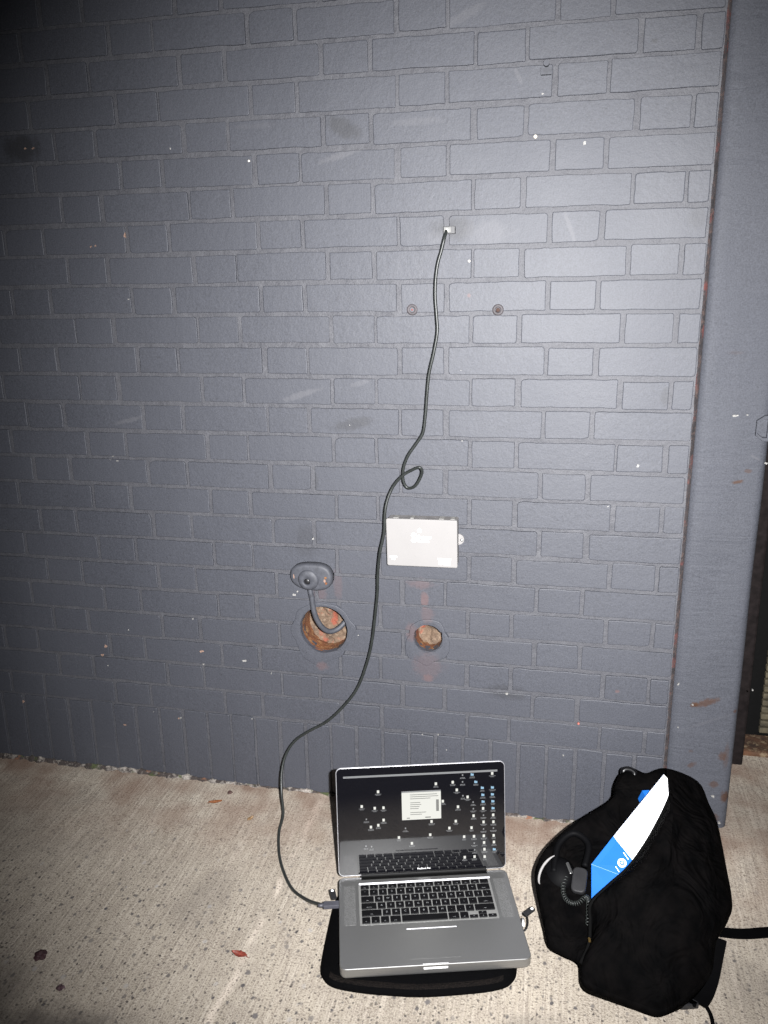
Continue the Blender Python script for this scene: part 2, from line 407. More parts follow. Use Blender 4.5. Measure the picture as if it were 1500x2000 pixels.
def slab(mb, poly, z0, z1, bt=0.0, bb=0.0, seg=3, mi=0, to3=lambda x, y, z: (x, y, z)):
    """extruded outline with rounded top (bt) and bottom (bb) edges"""
    prof = []
    if bb > 0:
        for k in range(seg + 1):
            a = math.pi / 2 * k / seg; prof.append((bb * (1 - math.sin(a)), z0 + bb * (1 - math.cos(a))))
    else: prof.append((0, z0))
    if bt > 0:
        for k in range(seg + 1):
            a = math.pi / 2 * k / seg; prof.append((bt * (1 - math.cos(a)), z1 - bt * (1 - math.sin(a))))
    else: prof.append((0, z1))
    rings = [[to3(x, y, z) for x, y in (inset(poly, i) if i > 1e-9 else poly)] for i, z in prof]
    return mb.rings(rings, mi=mi)

def text_mesh(body, size, align='CENTER', bold=0.0):
    cu = bpy.data.curves.new('lettering', 'FONT'); cu.body = body; cu.size = size
    cu.align_x = align; cu.align_y = 'CENTER'; cu.resolution_u = 2; cu.offset = bold
    ob = bpy.data.objects.new('lettering_source', cu); COL.objects.link(ob)
    dg = bpy.context.evaluated_depsgraph_get()
    me = bpy.data.meshes.new_from_object(ob.evaluated_get(dg))
    vs = [v.co.copy() for v in me.vertices]; fs = [tuple(p.vertices) for p in me.polygons]
    bpy.data.objects.remove(ob); bpy.data.curves.remove(cu); bpy.data.meshes.remove(me)
    return vs, fs

# ================================================================== the setting
def ground_z(x, y):
    near = max(0.0, min(1.0, (y + 0.30) / 0.30)); near = near * near * (3 - 2 * near)
    rise = 0.008 + 0.028 * max(0.0, min(1.0, (x - 0.1) / 0.4))
    return rise * near + 0.0010 * mnoise.noise(Vector((x * 6, y * 6, 0.3)))

def build_ground():
    xs = [-60, -25, -10, -5, -3] + [-2.4 + 0.05 * i for i in range(84)] + [2.0, 3, 6, 15, 60]
    ys = [-80, -30, -12, -6, -3] + [-2.2 + 0.05 * i for i in range(55)] + [0.62, 0.8]
    vs = [(x, y, ground_z(x, y) if abs(x) < 2.4 and y > -2.2 else ground_z(max(-2.4, min(2.4, x)), max(-2.2, y))) for y in ys for x in xs]
    nx = len(xs)
    fs = [(j * nx + i, j * nx + i + 1, (j + 1) * nx + i + 1, (j + 1) * nx + i) for j in range(len(ys) - 1) for i in range(nx - 1)]
    g = put('pavement', new_mesh('pavement', vs, fs, [MAT['concrete']], smooth=True))
    return tag(g, 'pale broom finished concrete pavement speckled with small stones', kind='structure')
build_ground()

# ---- brick wall ---------------------------------------------------------------
P = 0.3143; S = 0.2122; HD = P - S; CH = 0.06763; ZS = 0.21; XR = 0.362; JOINT = 0.0086
BIG = (-0.456, 0.471, 0.0600); SMALL = (-0.197, 0.468, 0.034)
WB = Vector((-0.5, 0.0, 0.0))
wall = thing('brick_wall', 'grey blue painted brick wall with pipe holes and scuffs', 'wall', WB)

def brick_mesh(name, w, h, seed, rad=None):
    r = random.Random(seed)
    w -= JOINT; h -= JOINT
    rad = rad or r.uniform(0.0016, 0.0042)
    pts = []
    corners = [(1, 1), (-1, 1), (-1, -1), (1, -1)]
    per_long = max(4, int(w / 0.012)); per_short = max(3, int(h / 0.014))
    for ci, (sx, sy) in enumerate(corners):
        rr = rad * r.uniform(0.5, 1.6)
        cx, cy = sx * (w / 2 - rr), sy * (h / 2 - rr)
        a0 = 90 * ci
        for k in range(3):
            a = R(a0 + 45 * k); pts.append([cx + rr * math.cos(a), cy + rr * math.sin(a)])
        nx, ny = corners[(ci + 1) % 4]
        m = per_long if sy == ny else per_short
        ex, ey = nx * (w / 2 - rad), ny * (h / 2 - rad)
        for k in range(1, m):
            f = k / m
            if sy == ny: pts.append([cx + (ex - cx) * f, sy * h / 2])
            else: pts.append([sx * w / 2, cy + (ey - cy) * f])
    off = r.uniform(0, 50)
    for q in pts:
        q[0] += 0.0012 * mnoise.noise(Vector((q[0] * 30, q[1] * 30, off))) + 0.0009 * mnoise.noise(Vector((q[0] * 140, q[1] * 140, off)))
        q[1] += 0.0017 * mnoise.noise(Vector((q[0] * 22, q[1] * 22, off + 9))) + 0.0011 * mnoise.noise(Vector((q[0] * 140, q[1] * 140, off + 5)))
    if r.random() < 0.16:      # a broken corner
        cs = r.choice(corners); cr = r.uniform(0.005, 0.009)
        for q in pts:
            dx, dz = cs[0] * w / 2 - q[0], cs[1] * h / 2 - q[1]
            d = math.hypot(dx, dz)
            if d < cr:
                f = (1 - d / cr) * 0.45 * cr * r.uniform(0.7, 1.2); q[0] -= cs[0] * f; q[1] -= cs[1] * f
    pr = r.uniform(0.0, 0.0012)
    bev = r.uniform(0.0007, 0.0013)
    mb = MB()
    def sh(d): return [(x * (1 - 2 * d / w), z * (1 - 2 * d / h)) for x, z in pts]
    n = len(pts)
    mb.rings([[(x, 0.030, z) for x, z in pts], [(x, 0.0012 - pr, z) for x, z in pts],
              [(x, 0.0004 - pr, z) for x, z in sh(bev * 0.5)], [(x, -pr, z) for x, z in sh(bev * 1.3)]], cap1=False)
    mb.v.append(Vector((0, -pr, 0))); k = 3 * n
    for i in range(n): mb.f.append((k + i, k + (i + 1) % n, 4 * n)); mb.m.append(0)
    return new_mesh(name, mb.v, mb.f, [MAT['brick']], mb.m)

STR = [brick_mesh('stretcher', S, CH, 100 + i) for i in range(16)]
HDR = [brick_mesh('header', HD, CH, 200 + i) for i in range(14)]
SOL = [brick_mesh('soldier', CH, 0.2155, 300 + i) for i in range(10)]
CLO = [brick_mesh('closer', XR - P + 0.001, CH, 400 + i) for i in range(5)]
CUT = [brick_mesh('cut_stretcher', XR - (S / 2 + HD / 2), CH, 500 + i) for i in range(5)]
cells = []   # x, z, width, mesh
for k in range(-22, 23):
    z = ZS + (22 - k) * CH + CH / 2
    for n in range(-9, 2):
        if k % 2 == 0:
            st = (n * P + S / 2, z, S, None); hd = (n * P - HD / 2, z, HD, None)
            if n < 1: cells.append((st[0], z, S, rng.choice(STR)))
            else: cells.append(((P + XR) / 2, z, XR - P, rng.choice(CLO)))
            cells.append((hd[0], z, HD, rng.choice(HDR)))
        else:
            hx = n * P + S / 2
            if n > 0: continue
            cells.append((hx, z, HD, rng.choice(HDR)))
            if n < 0: cells.append((hx + P / 2, z, S, rng.choice(STR)))
            else: cells.append(((S / 2 + HD / 2 + XR) / 2, z, XR - S / 2 - HD / 2, rng.choice(CUT)))
for i in range(45):
    cells.append((XR - CH * (i + 0.5), ZS - 0.105, CH, rng.choice(SOL)))
bpy.context.view_layer.update()
def shown(c):
    v = world_to_camera_view(sc, cam, Vector((c[0], 0, c[1])))
    inside = -0.03 < v.x < 1.03 and -0.03 < v.y < 1.03
    return (1 if inside else 0, c[2] / v.z / v.z)
# a brick under the laptop's edge of view still counts; the dimmest far ones go last
order = sorted(cells, key=shown, reverse=True)
keep, rest = order[:300], order[300:]

def cutter(cx, cz, r, seg=40):
    mb = MB(); mb.tube([(cx, -0.05, cz), (cx, 0.10, cz)], r, seg)
    o = mb.build('hole_cutter', [MAT['brick']]); return o
cut_objs = [cutter(*BIG), cutter(*SMALL)]
def near_hole(x, z, w, h):
    for cx, cz, r in (BIG, SMALL):
        dx = max(abs(x - cx) - w / 2, 0); dz = max(abs(z - cz) - h / 2, 0)
        if dx * dx + dz * dz < (r + 0.002) ** 2: return True
    return False
bricks_cut = []
for x, z, w, me in keep:
    o = put('brick', me, wall, (x - WB.x + rng.gauss(0, 0.0011), rng.uniform(-0.0010, 0.0014), z + rng.gauss(0, 0.0009)), (rng.gauss(0, 0.005), rng.gauss(0, 0.0035), 0))
    o.scale = (rng.uniform(0.985, 1.008), 1.0, rng.uniform(0.97, 1.015))
    for mk_ in STAINS:
        if abs(mk_[0] - x) < w / 2 + max(mk_[2], mk_[3]) * 1.5 and abs(mk_[1] - z) < 0.034 + max(mk_[2], mk_[3]) * 1.5 and z > 0.21:
            o.material_slots[0].link = 'OBJECT'; o.material_slots[0].material = MAT['stained']; break
    if z > 0.3 and near_hole(x, z, w, CH): bricks_cut.append(o)
bm_rest = MB()
for x, z, w, me in rest:
    if x > XR or z > 2.9: continue
    bm_rest.add([v.co + Vector((x - WB.x, 0, z)) for v in me.vertices], [tuple(p.vertices) for p in me.polygons])
tag(bm_rest.build('outer_bricks', MAT['brick'], wall), kind='stuff')
bpy.context.view_layer.update()
for o in bricks_cut:
    for c in cut_objs:
        m = o.modifiers.new('hole', 'BOOLEAN'); m.operation = 'DIFFERENCE'; m.object = c; m.solver = 'EXACT'
dg = bpy.context.evaluated_depsgraph_get()
for o in bricks_cut:
    me = bpy.data.meshes.new_from_object(o.evaluated_get(dg)); me.name = 'cut_brick'
    me.materials.clear(); me.materials.append(MAT['stained'])
    o.modifiers.clear(); o.data = me
for o in list(bricks_cut):
    if len(o.data.polygons) < 4: bpy.data.objects.remove(o)
for c in cut_objs: bpy.data.objects.remove(c)

# mortar bed with the two holes left open
def mortar_bed():
    x0, x1, z0, z1, st = -1.62, XR, -0.04, 1.98, 0.0066
    nx = int(round((x1 - x0) / st)); nz = int(round((z1 - z0) / st)); vs = []; fs = []
    for j in range(nz + 1):
        for i in range(nx + 1):
            x = x0 + (x1 - x0) * i / nx; z = z0 + (z1 - z0) * j / nz
            y = 0.0034 + 0.0020 * mnoise.noise(Vector((x * 17, z * 17, 1.3))) + 0.0011 * mnoise.noise(Vector((x * 70, z * 70, 4.3)))
            vs.append((x - WB.x, max(0.0004, y), z))
    for j in range(nz):
        for i in range(nx):
            cx_, cz_ = x0 + (x1 - x0) * (i + 0.5) / nx, z0 + (z1 - z0) * (j + 0.5) / nz
            if any((cx_ - h[0]) ** 2 + (cz_ - h[1]) ** 2 < (h[2] + 0.004) ** 2 for h in (BIG, SMALL)): continue
            k = j * (nx + 1) + i; fs.append((k, k + 1, k + nx + 2, k + nx + 1))
    for a, b, c, d in ((-2.9, x0, -0.1, 2.9), (x0, x1, z1, 2.9)):
        k = len(vs); vs += [(a - WB.x, 0.0034, c), (b - WB.x, 0.0034, c), (b - WB.x, 0.0034, d), (a - WB.x, 0.0034, d)]; fs.append((k, k + 1, k + 2, k + 3))
    return put('mortar_bed', new_mesh('mortar_bed', vs, fs, [MAT['mortar']], smooth=True), wall)
mortar_bed()
core = MB().box((-2.4, 0.16, -0.1), (XR - WB.x - 0.002, 0.24, 2.9)).build('wall_core', MAT['mortar'], wall)

def polar(poly, cx, cz, n):
    a = sorted((math.atan2(z - cz, x - cx), math.hypot(x - cx, z - cz)) for x, z in poly)
    a = [(q[0] - 2 * math.pi, q[1]) for q in a[-2:]] + a + [(q[0] + 2 * math.pi, q[1]) for q in a[:2]]
    out = []
    for k in range(n):
        t = -math.pi + 2 * math.pi * k / n
        for i in range(len(a) - 1):
            if a[i][0] <= t < a[i + 1][0]:
                f = (t - a[i][0]) / (a[i + 1][0] - a[i][0]); out.append((t, a[i][1] * (1 - f) + a[i + 1][1] * f)); break
    return out

PATCH1 = [(-0.5237, 0.5125), (-0.4966, 0.5306), (-0.4443, 0.5383), (-0.4085, 0.5275), (-0.3887, 0.4995), (-0.3725, 0.482), (-0.382, 0.4623), (-0.401, 0.4309), (-0.4162, 0.4008), (-0.4495, 0.3883), (-0.466, 0.3687), (-0.487, 0.378), (-0.5156, 0.3965), (-0.524, 0.4166), (-0.5298, 0.4369), (-0.541, 0.4539), (-0.5416, 0.4704), (-0.5301, 0.489)]
PATCH2 = [(-0.242, 0.4734), (-0.2394, 0.4935), (-0.2145, 0.5125), (-0.1922, 0.5168), (-0.1677, 0.5108), (-0.1578, 0.4866), (-0.1562, 0.4203), (-0.1798, 0.4116), (-0.1973, 0.3966), (-0.2236, 0.4078), (-0.245, 0.4127)]
def hole_surround(hole, poly, seed, depth):
    cx, cz, r = hole; n = 72
    def pt(t, rad, y, j=0.0):
        rad += j * mnoise.noise(Vector((math.cos(t) * 3, math.sin(t) * 3, seed)))
        return (cx - WB.x + rad * math.cos(t), y, cz + rad * math.sin(t))
    pol = polar(poly, cx, cz, n)
    mb = MB()
    mb.rings([[pt(t, max(q, r + 0.004) + 0.002, 0.004, 0.0018) for t, q in pol],
              [pt(t, max(q, r + 0.003), -0.0016, 0.0018) for t, q in pol],
              [pt(t, max(q, r + 0.003) - 0.0015, -0.0020, 0.0018) for t, q in pol],
              [pt(t, (max(q, r + 0.003) + r) / 2, -0.0022, 0.0018) for t, q in pol],
              [pt(t, r + 0.0015, -0.0018, 0.003) for t, q in pol],
              [pt(t, r - 0.001, 0.010, 0.003) for t, q in pol]], cap0=False, cap1=False)
    mb.build('cement_patch', MAT['stained'], wall)
    sl = MB()
    sl.rings([[pt(t, r + 0.0002 - 0.0006 * (i % 2), 0.004 + depth * i / 8, 0.0012) for t, q in pol] for i in range(15)], cap0=False, cap1=False)
    pipe = sl.build('pipe_sleeve', MAT['rust_pipe'], wall, smooth=True)
    # rubble and dirt closing the pipe
    vs = []; fs = []; rings = 14
    for i in range(rings + 1):
        for t, q in pol:
            rad = (r + 0.001) * (1 - i / rings)
            x, z = rad * math.cos(t), rad * math.sin(t)
            y = depth * (0.80 - 0.25 * max(0, -z / r)) + 0.010 * mnoise.noise(Vector((x * 55, z * 55, seed))) + 0.005 * mnoise.noise(Vector((x * 160, z * 160, seed)))
            gap = max(0.0, math.cos(t - R(48))) ** 2 * max(0.0, min(1.0, (rad / r - 0.72) / 0.10))
            vs.append((cx - WB.x + x, y + 0.09 * gap, cz + z))
    for i in range(rings):
        for k in range(n): fs.append((i * n + k, i * n + (k + 1) % n, (i + 1) * n + (k + 1) % n, (i + 1) * n + k))
    put('dirt_fill', new_mesh('dirt_fill', vs, fs, [MAT['hole_dirt']], smooth=True), wall)
hole_surround(BIG, PATCH1, 3.3, 0.100)
hole_surround(SMALL, PATCH2, 8.1, 0.075)

def chips(parent, origin, lst, y0, name):
    for key in ('w', 't', 'r'):
        mb = MB()
        for c in lst:
            if c[5] != key: continue
            x, z, rx, rz = c[:4]
            y = y0
            if y0 > -0.002 and -0.535 < x < -0.424 and 0.576 < z < 0.646: y = -0.0232
            n = 9
            ring = []
            for k in range(n):
                a = 2 * math.pi * k / n; q = rng.uniform(0.25, 0.8)
                ring.append((x - origin.x + rx * q * math.cos(a), y, z - origin.z + rz * q * math.sin(a)))
            back = [(p[0], y + 0.004, p[2]) for p in ring]
            mb.rings([back, ring])
        if mb.v: tag(mb.build(name, MAT['chip_' + key], parent), kind='stuff')
chips(wall, WB, CHIPS, -0.0018, 'paint_chips')

# crust of old cement where wall meets pavement
def crust():
    vs = []; fs = []; xs = [-1.75 + 0.006 * i for i in range(352)]
    m = 5
    for x in xs:
        a = mnoise.noise(Vector((x * 9, 1.7, 0))); b = mnoise.noise(Vector((x * 38, 4.1, 0))); c = mnoise.noise(Vector((x * 90, 7.7, 0)))
        left = max(0.0, min(1.0, (-0.62 - x) / 0.3))
        h = max(0.001, 0.003 + 0.004 * left + 0.007 * a + 0.005 * b + 0.003 * c)
        d = max(0.001, 0.005 + 0.006 * left + 0.011 * b + 0.008 * c - 0.004 * a)
        gz = ground_z(x, -d)
        prof = [(0.004, ground_z(x, 0) + h), (-0.0025, ground_z(x, 0) + h), (-0.3 * d - 0.002, gz + 0.55 * h), (-0.7 * d - 0.002, gz + 0.25 * h), (-d - 0.002, gz - 0.002)]
        for y, z in prof: vs.append((x - WB.x, y, z))
    for i in range(len(xs) - 1):
        for k in range(m - 1): fs.append((i * m + k, (i + 1) * m + k, (i + 1) * m + k + 1, i * m + k + 1))
    tag(put('cement_crust', new_mesh('cement_crust', vs, fs, [MAT['crust']]), wall), kind='stuff')
crust()

# rawl plugs and anchors left in the wall
MAT['plug_red'] = simple('faded_red_plug', (0.11, 0.030, 0.026), 0.7)
MAT['plug_brown'] = simple('rusty_plug', (0.028, 0.011, 0.006), 0.8)
for x, z, r in ((0.020, 1.565, 0.0040), (-0.584, 1.546, 0.0026), (-0.109, 1.331, 0.0036)):
    mb = MB(); mb.disc_dome((x - WB.x, -0.0005 if z != 1.331 else 0.003, z), (0, -1, 0), r, 0.006, 14)
    mb.build('wall_plug', MAT['nail'], wall, smooth=True)
for x, z, colr in ((-0.231, 1.233, 'plug_red'), (-0.047, 1.231, 'plug_brown')):
    mb = MB(); n = 24
    prof = [(0.0125, 0.004), (0.0118, -0.0012), (0.0085, -0.0020), (0.0052, -0.0012), (0.0048, 0.003)]
    mb.rings([[(x - WB.x + r * math.cos(2 * math.pi * k / n), y, z + r * math.sin(2 * math.pi * k / n)) for k in range(n)] for r, y in prof], cap0=False, cap1=False)
    a = mb.build('screw_anchor', MAT['patch'], wall, smooth=True)
    mb = MB(); mb.disc_dome((x - WB.x, 0.0012, z), (0, -1, 0), 0.0046, 0.0016, 12)
    mb.build('anchor_plug', MAT[colr], a, smooth=True)
# bent bolt stub in a bed joint, and a broken tie at the right end
mb = MB(); mb.tube([(0.037 - WB.x, 0.004, 1.694), (0.037 - WB.x, -0.012, 1.694)], 0.006, 8)
mb.box((0.027 - WB.x, -0.010, 1.674), (0.047 - WB.x, 0.001, 1.686))
mb.build('bolt_stub', MAT['fitting'], wall)

# ---- painted column beside the wall -----------------------------------------
CB = Vector((0.442, 0.0, 0.0))
column = thing('painted_column', 'grey plastered column at the right end of the brick wall', 'column', CB)
def column_body():
    x0, x1, yb, r = 0.3685, 0.514, 0.26, 0.016
    prof = [(x0, yb), (x0, 0.016), (x0 + 0.004, 0.009)]
    prof += [(x0 + (x1 - r - x0) * k / 8, 0.006) for k in range(1, 9)]
    prof += [(x1 - r + r * math.sin(R(a)), 0.006 + r - r * math.cos(R(a))) for a in (20, 40, 60, 80, 90)]
    prof += [(x1, 0.08), (x1, yb)]
    zs = [-0.05] + [0.0 + 0.03 * i for i in range(100)]
    rings = []
    for z in zs:
        ring = []
        for x, y in prof:
            d = 0.0035 * mnoise.noise(Vector((x * 9, y * 9, z * 5))) + 0.0012 * mnoise.noise(Vector((x * 30, y * 30, z * 22)))
            ring.append((x - CB.x + (d if x > x1 - r else 0), y - CB.y + (d if y < 0.03 and x > x0 + 0.002 else 0), z))
        rings.append(ring)
    mb = MB(); mb.rings(rings)
    return mb.build('shaft', MAT['column'], column, smooth=True)
column_body()
chips(column, CB, COLUMN_CHIPS, 0.0005, 'paint_chips')
# rusty joint between column and brickwork
def joint_strip():
    vs = []; fs = []; n = 300
    for i in range(n):
        z = -0.02 + i * 0.0095
        a = 0.0016 * mnoise.noise(Vector((1, 2, z * 30))); b = 0.002 * mnoise.noise(Vector((5, 2, z * 45)))
        vs += [(XR - 0.001 + a - CB.x, 0.0015, z), (XR + 0.0025 + b - CB.x, 0.0035 + b, z), (0.370 - CB.x, 0.013, z)]
    for i in range(n - 1):
        for k in range(2): fs.append((3 * i + k, 3 * i + k + 1, 3 * i + 3 + k + 1, 3 * i + 3 + k))
    put('joint_filler', new_mesh('joint_filler', vs, fs, [MAT['joint']], smooth=True), column)
joint_strip()
# six sided latch keep on the column's outer edge
mb = MB()
hexo = [(-0.011, -0.016), (0.004, -0.028), (0.016, -0.028), (0.016, 0.028), (0.003, 0.026), (-0.011, 0.016)]
rings = [[(0.497 - CB.x + x * k, y, 0.990 + z * k) for x, z in hexo] for k, y in ((1.0, 0.012), (0.96, 0.0005), (0.72, 0.0005), (0.66, 0.006))]
mb.rings(rings, cap0=False)
mb.build('latch_keep', MAT['column'], column)

# ---- doorway beyond the column -----------------------------------------------
DB = Vector((0.9, 0.38, 0.0))
door = thing('doorway', 'dark recessed doorway with rusted sill right of the column', 'doorway', DB)
MAT['door_dark'] = simple('dark_door_paint', (0.003, 0.003, 0.003), 0.8, 0, 0.1, bump=(60, 0.3, 0.002))
MAT['jamb'] = simple('brown_black_jamb', (0.008, 0.006, 0.006), 0.8, 0, 0.1, bump=(70, 0.4, 0.002), vary=0.4)
MAT['slat'] = simple('dirty_pale_slat', (0.060, 0.050, 0.030), 0.8, bump=(120, 0.6, 0.002), vary=0.5, scale=40)
def dbox(name, a, b, mat, bev=0.0):
    mb = MB(); mb.box([a[i] - DB[i] for i in range(3)], [b[i] - DB[i] for i in range(3)])
    o = mb.build(name, mat, door)
    if bev:
        m = o.modifiers.new('bevel', 'BEVEL'); m.width = bev; m.segments = 2
    return o
dbox('door_panel', (0.52, 0.45, 0.0), (1.7, 0.49, 2.6), MAT['door_dark'])
dbox('jamb', (0.517, 0.295, 0.03), (0.603, 0.42, 2.6), MAT['jamb'], 0.006)
dbox('sill', (0.517, 0.345, -0.02), (1.7, 0.445, 0.050), MAT['threshold'], 0.008)
for i in range(36):
    dbox('slat', (0.668, 0.428, 0.062 + i * 0.021), (1.65, 0.444, 0.062 + i * 0.021 + 0.0165), MAT['slat'], 0.003)

# ================================================================== things on the wall
MAT['white_plastic'] = simple('aged_white_plastic', (0.196, 0.189, 0.185), 0.6, 0, 0.2, vary=0.025, scale=14)
MAT['box_side'] = simple('shaded_box_edge', (0.15, 0.143, 0.14), 0.55, vary=0.25, scale=60)  # sides darker than the lid: grazing shade put into the colour
MAT['white_print'] = simple('white_print', (0.90, 0.90, 0.90), 0.5, vary=0.02)
MAT['black_rubber'] = simple('black_cable', (0.016, 0.018, 0.017), 0.38, 0, 0.30, vary=0.2)
MAT['black_plastic'] = simple('black_plastic', (0.010, 0.010, 0.011), 0.4, 0, 0.5)

def wall_box():
    o = Vector((-0.2045, 0.0, 0.662))
    t = thing('wall_box', 'small white plastic box reading Star, screwed to the brick wall', 'box', o)
    w, h, d = 0.163, 0.1125, 0.040
    to3 = lambda x, y, z: (x, -z, y + h / 2)
    tilt = R(-0.8)
    mb = MB(); slab(mb, rrect(w - 0.003, h - 0.003, 0.004), 0.002, 0.034, 0.0005, 0, 3, 0, to3)
    mb.build('box_body', MAT['box_side'], t, rot=(0, tilt, 0))
    mb = MB(); slab(mb, rrect(w, h, 0.004), 0.034, d, 0.0022, 0, 3, 0, to3)
    lid = mb.build('box_lid', MAT['white_plastic'], t, rot=(0, tilt, 0))
    def flat(parts, name, kind=None):
        mb = MB()
        for vs, fs, x, y in parts: mb.add([(v[0] + x, -d - 0.0005, v[1] + y + h / 2) for v in vs], fs)
        tag(mb.build(name, MAT['white_print'], lid), kind=kind)
    vs, fs = text_mesh('Star', 0.029, bold=0.0005)
    flat([(vs, fs, -0.0005, 0.012)], 'lettering')
    bar = lambda w_, h_: ([(-w_ / 2, -h_ / 2, 0), (w_ / 2, -h_ / 2, 0), (w_ / 2, h_ / 2, 0), (-w_ / 2, h_ / 2, 0)], [(0, 1, 2, 3)])
    star = [(math.cos(R(90 + 36 * k)) * (0.0055 if k % 2 == 0 else 0.0034), math.sin(R(90 + 36 * k)) * (0.0055 if k % 2 == 0 else 0.0034), 0) for k in range(10)]
    flat([(star, [tuple(range(10))], -0.004, 0.030)], 'emblem')
    flat([(*bar(0.017, 0.0022), -0.066, -0.034), (*bar(0.008, 0.0035), -0.066, -0.039)] +
         [(*bar(rng.uniform(0.024, 0.036), 0.0022), 0.052, -0.035 - 0.0042 * k) for k in range(4)], 'small_print', 'stuff')
    for sx in (-1, 1):
        mb = MB(); n = 20
        pl = [(sx * (w / 2 - 0.003) + sx * 0.0135 * math.cos(R(a)), 0.013 * math.sin(R(a))) for a in range(-90, 91, 10)]
        slab(mb, pl, 0.002, 0.006, 0.0008, 0, 2, 0, lambda x, y, z: (x, -z, y + h / 2 + 0.003))
        tab = mb.build('mounting_tab', MAT['white_plastic'], t)
        mb = MB(); mb.disc_dome((sx * (w / 2 + 0.005), -0.006, h / 2 + 0.002), (0, -1, 0), 0.0036, 0.0022, 12)
        mb.build('screw', MAT['steel'], tab, smooth=True)
    # paint splashes left on the top edge
    for x, wd in ((-0.060, 0.012), (-0.0225, 0.008), (0.045, 0.012), (0.070, 0.010)):
        mb = MB(); mb.box((x - wd / 2, -0.031, h - 0.001), (x + wd / 2, -0.010, h + 0.0006))
        mb.build('paint_splash', MAT['chip_w'], t, rot=(0, tilt, 0))
wall_box()

def cable_fitting():
    o = Vector((-0.479, 0.0, 0.577))
    t = thing('cable_fitting', 'oval painted metal cable fitting above the larger pipe hole', 'fitting', o)
    to3 = lambda x, y, z: (x - o.x, -z, y - o.z)
    ov = [(-0.532, 0.612), (-0.5285, 0.627), (-0.518, 0.6375), (-0.503, 0.6435), (-0.48, 0.646), (-0.4534, 0.645), (-0.437, 0.638), (-0.428, 0.626), (-0.4255, 0.611), (-0.4285, 0.597), (-0.4385, 0.585), (-0.456, 0.5785), (-0.4791, 0.5772), (-0.501, 0.580), (-0.518, 0.588), (-0.5285, 0.599)]
    ov = [(v.x, v.y) for v in smooth_path([(a, b, 0) for a, b in ov], 3, True)]
    mb = MB(); slab(mb, ov, -0.003, 0.021, 0.009, 0, 5, 0, to3)
    mb.build('cover', MAT['fitting'], t, smooth=True)
    n = 32; cx, cz = -0.484, 0.606
    rg = lambda r, y, dx=0, dz=0: [(cx - o.x + dx + r * math.cos(2 * math.pi * k / n), y, cz - o.z + dz + r * math.sin(2 * math.pi * k / n)) for k in range(n)]
    mb = MB(); mb.rings([rg(0.026, -0.016), rg(0.0255, -0.022), rg(0.022, -0.0255), rg(0.0095, -0.027, -0.003, -0.004), rg(0.0075, -0.025, -0.003, -0.004), rg(0.0072, -0.020, -0.003, -0.004)], cap0=False, cap1=False)
    boss = mb.build('boss', MAT['fitting'], t, smooth=True)
    mb = MB(); mb.disc_dome((cx - 0.003 - o.x, -0.0212, cz - 0.004 - o.z), (0, -1, 0), 0.0073, 0.003, 16)
    mb.build('hole_dark_disc', MAT['black_plastic'], boss, smooth=True)  # black disc stands in for the dark of the open hole
    mb = MB()
    for x, z in ((-0.441, 0.614), (-0.440, 0.600)): mb.tube([(x - o.x, -0.019, z - o.z), (x - o.x, -0.0222, z - o.z)], 0.003, 10)
    mb.build('screw', MAT['rust_pipe'], t)
    path = [(-0.4843, -0.012, 0.586), (-0.4825, -0.0125, 0.570), (-0.4799, -0.011, 0.5559), (-0.4784, -0.010, 0.532), (-0.4715, -0.006, 0.499), (-0.459, 0.004, 0.472), (-0.4450, 0.018, 0.4590), (-0.428, 0.032, 0.462), (-0.412, 0.045, 0.478), (-0.401, 0.062, 0.496)]
    mb = MB(); mb.tube([Vector(q) - o for q in smooth_path(path, 6)], 0.0066, 12)
    mb.build('conduit', MAT['fitting'], t, smooth=True)
cable_fitting()

# memory stick cemented into the wall, and the extension lead plugged onto it
MAT['dull_zinc'] = simple('dull_zinc', (0.105, 0.105, 0.10), 0.55, 0.2)
def usb_stick():
    o = Vector((-0.1505, 0.0, 1.386))
    t = thing('memory_stick', 'small metal memory stick cemented into the wall above the lead', 'memory stick', o)
    mb = MB(); slab(mb, rrect(0.0245, 0.0150, 0.001), -0.02, 0.0125, 0.0006, 0, 2, 0, lambda x, y, z: (x + 0.0005, -z, y + 0.0072))
    mb.build('shell', MAT['black_plastic'], t)
    mb = MB(); mb.box((-0.0095, -0.0150, 0.0022), (0.0045, -0.0120, 0.0122))
    mb.build('metal_face', MAT['dull_zinc'], t)
    mb = MB(); mb.tube([(-0.003, -0.0155, 0.0062), (-0.003, -0.0195, 0.0062)], 0.0032, 12)
    mb.build('ferrule', MAT['nail'], t)
usb_stick()

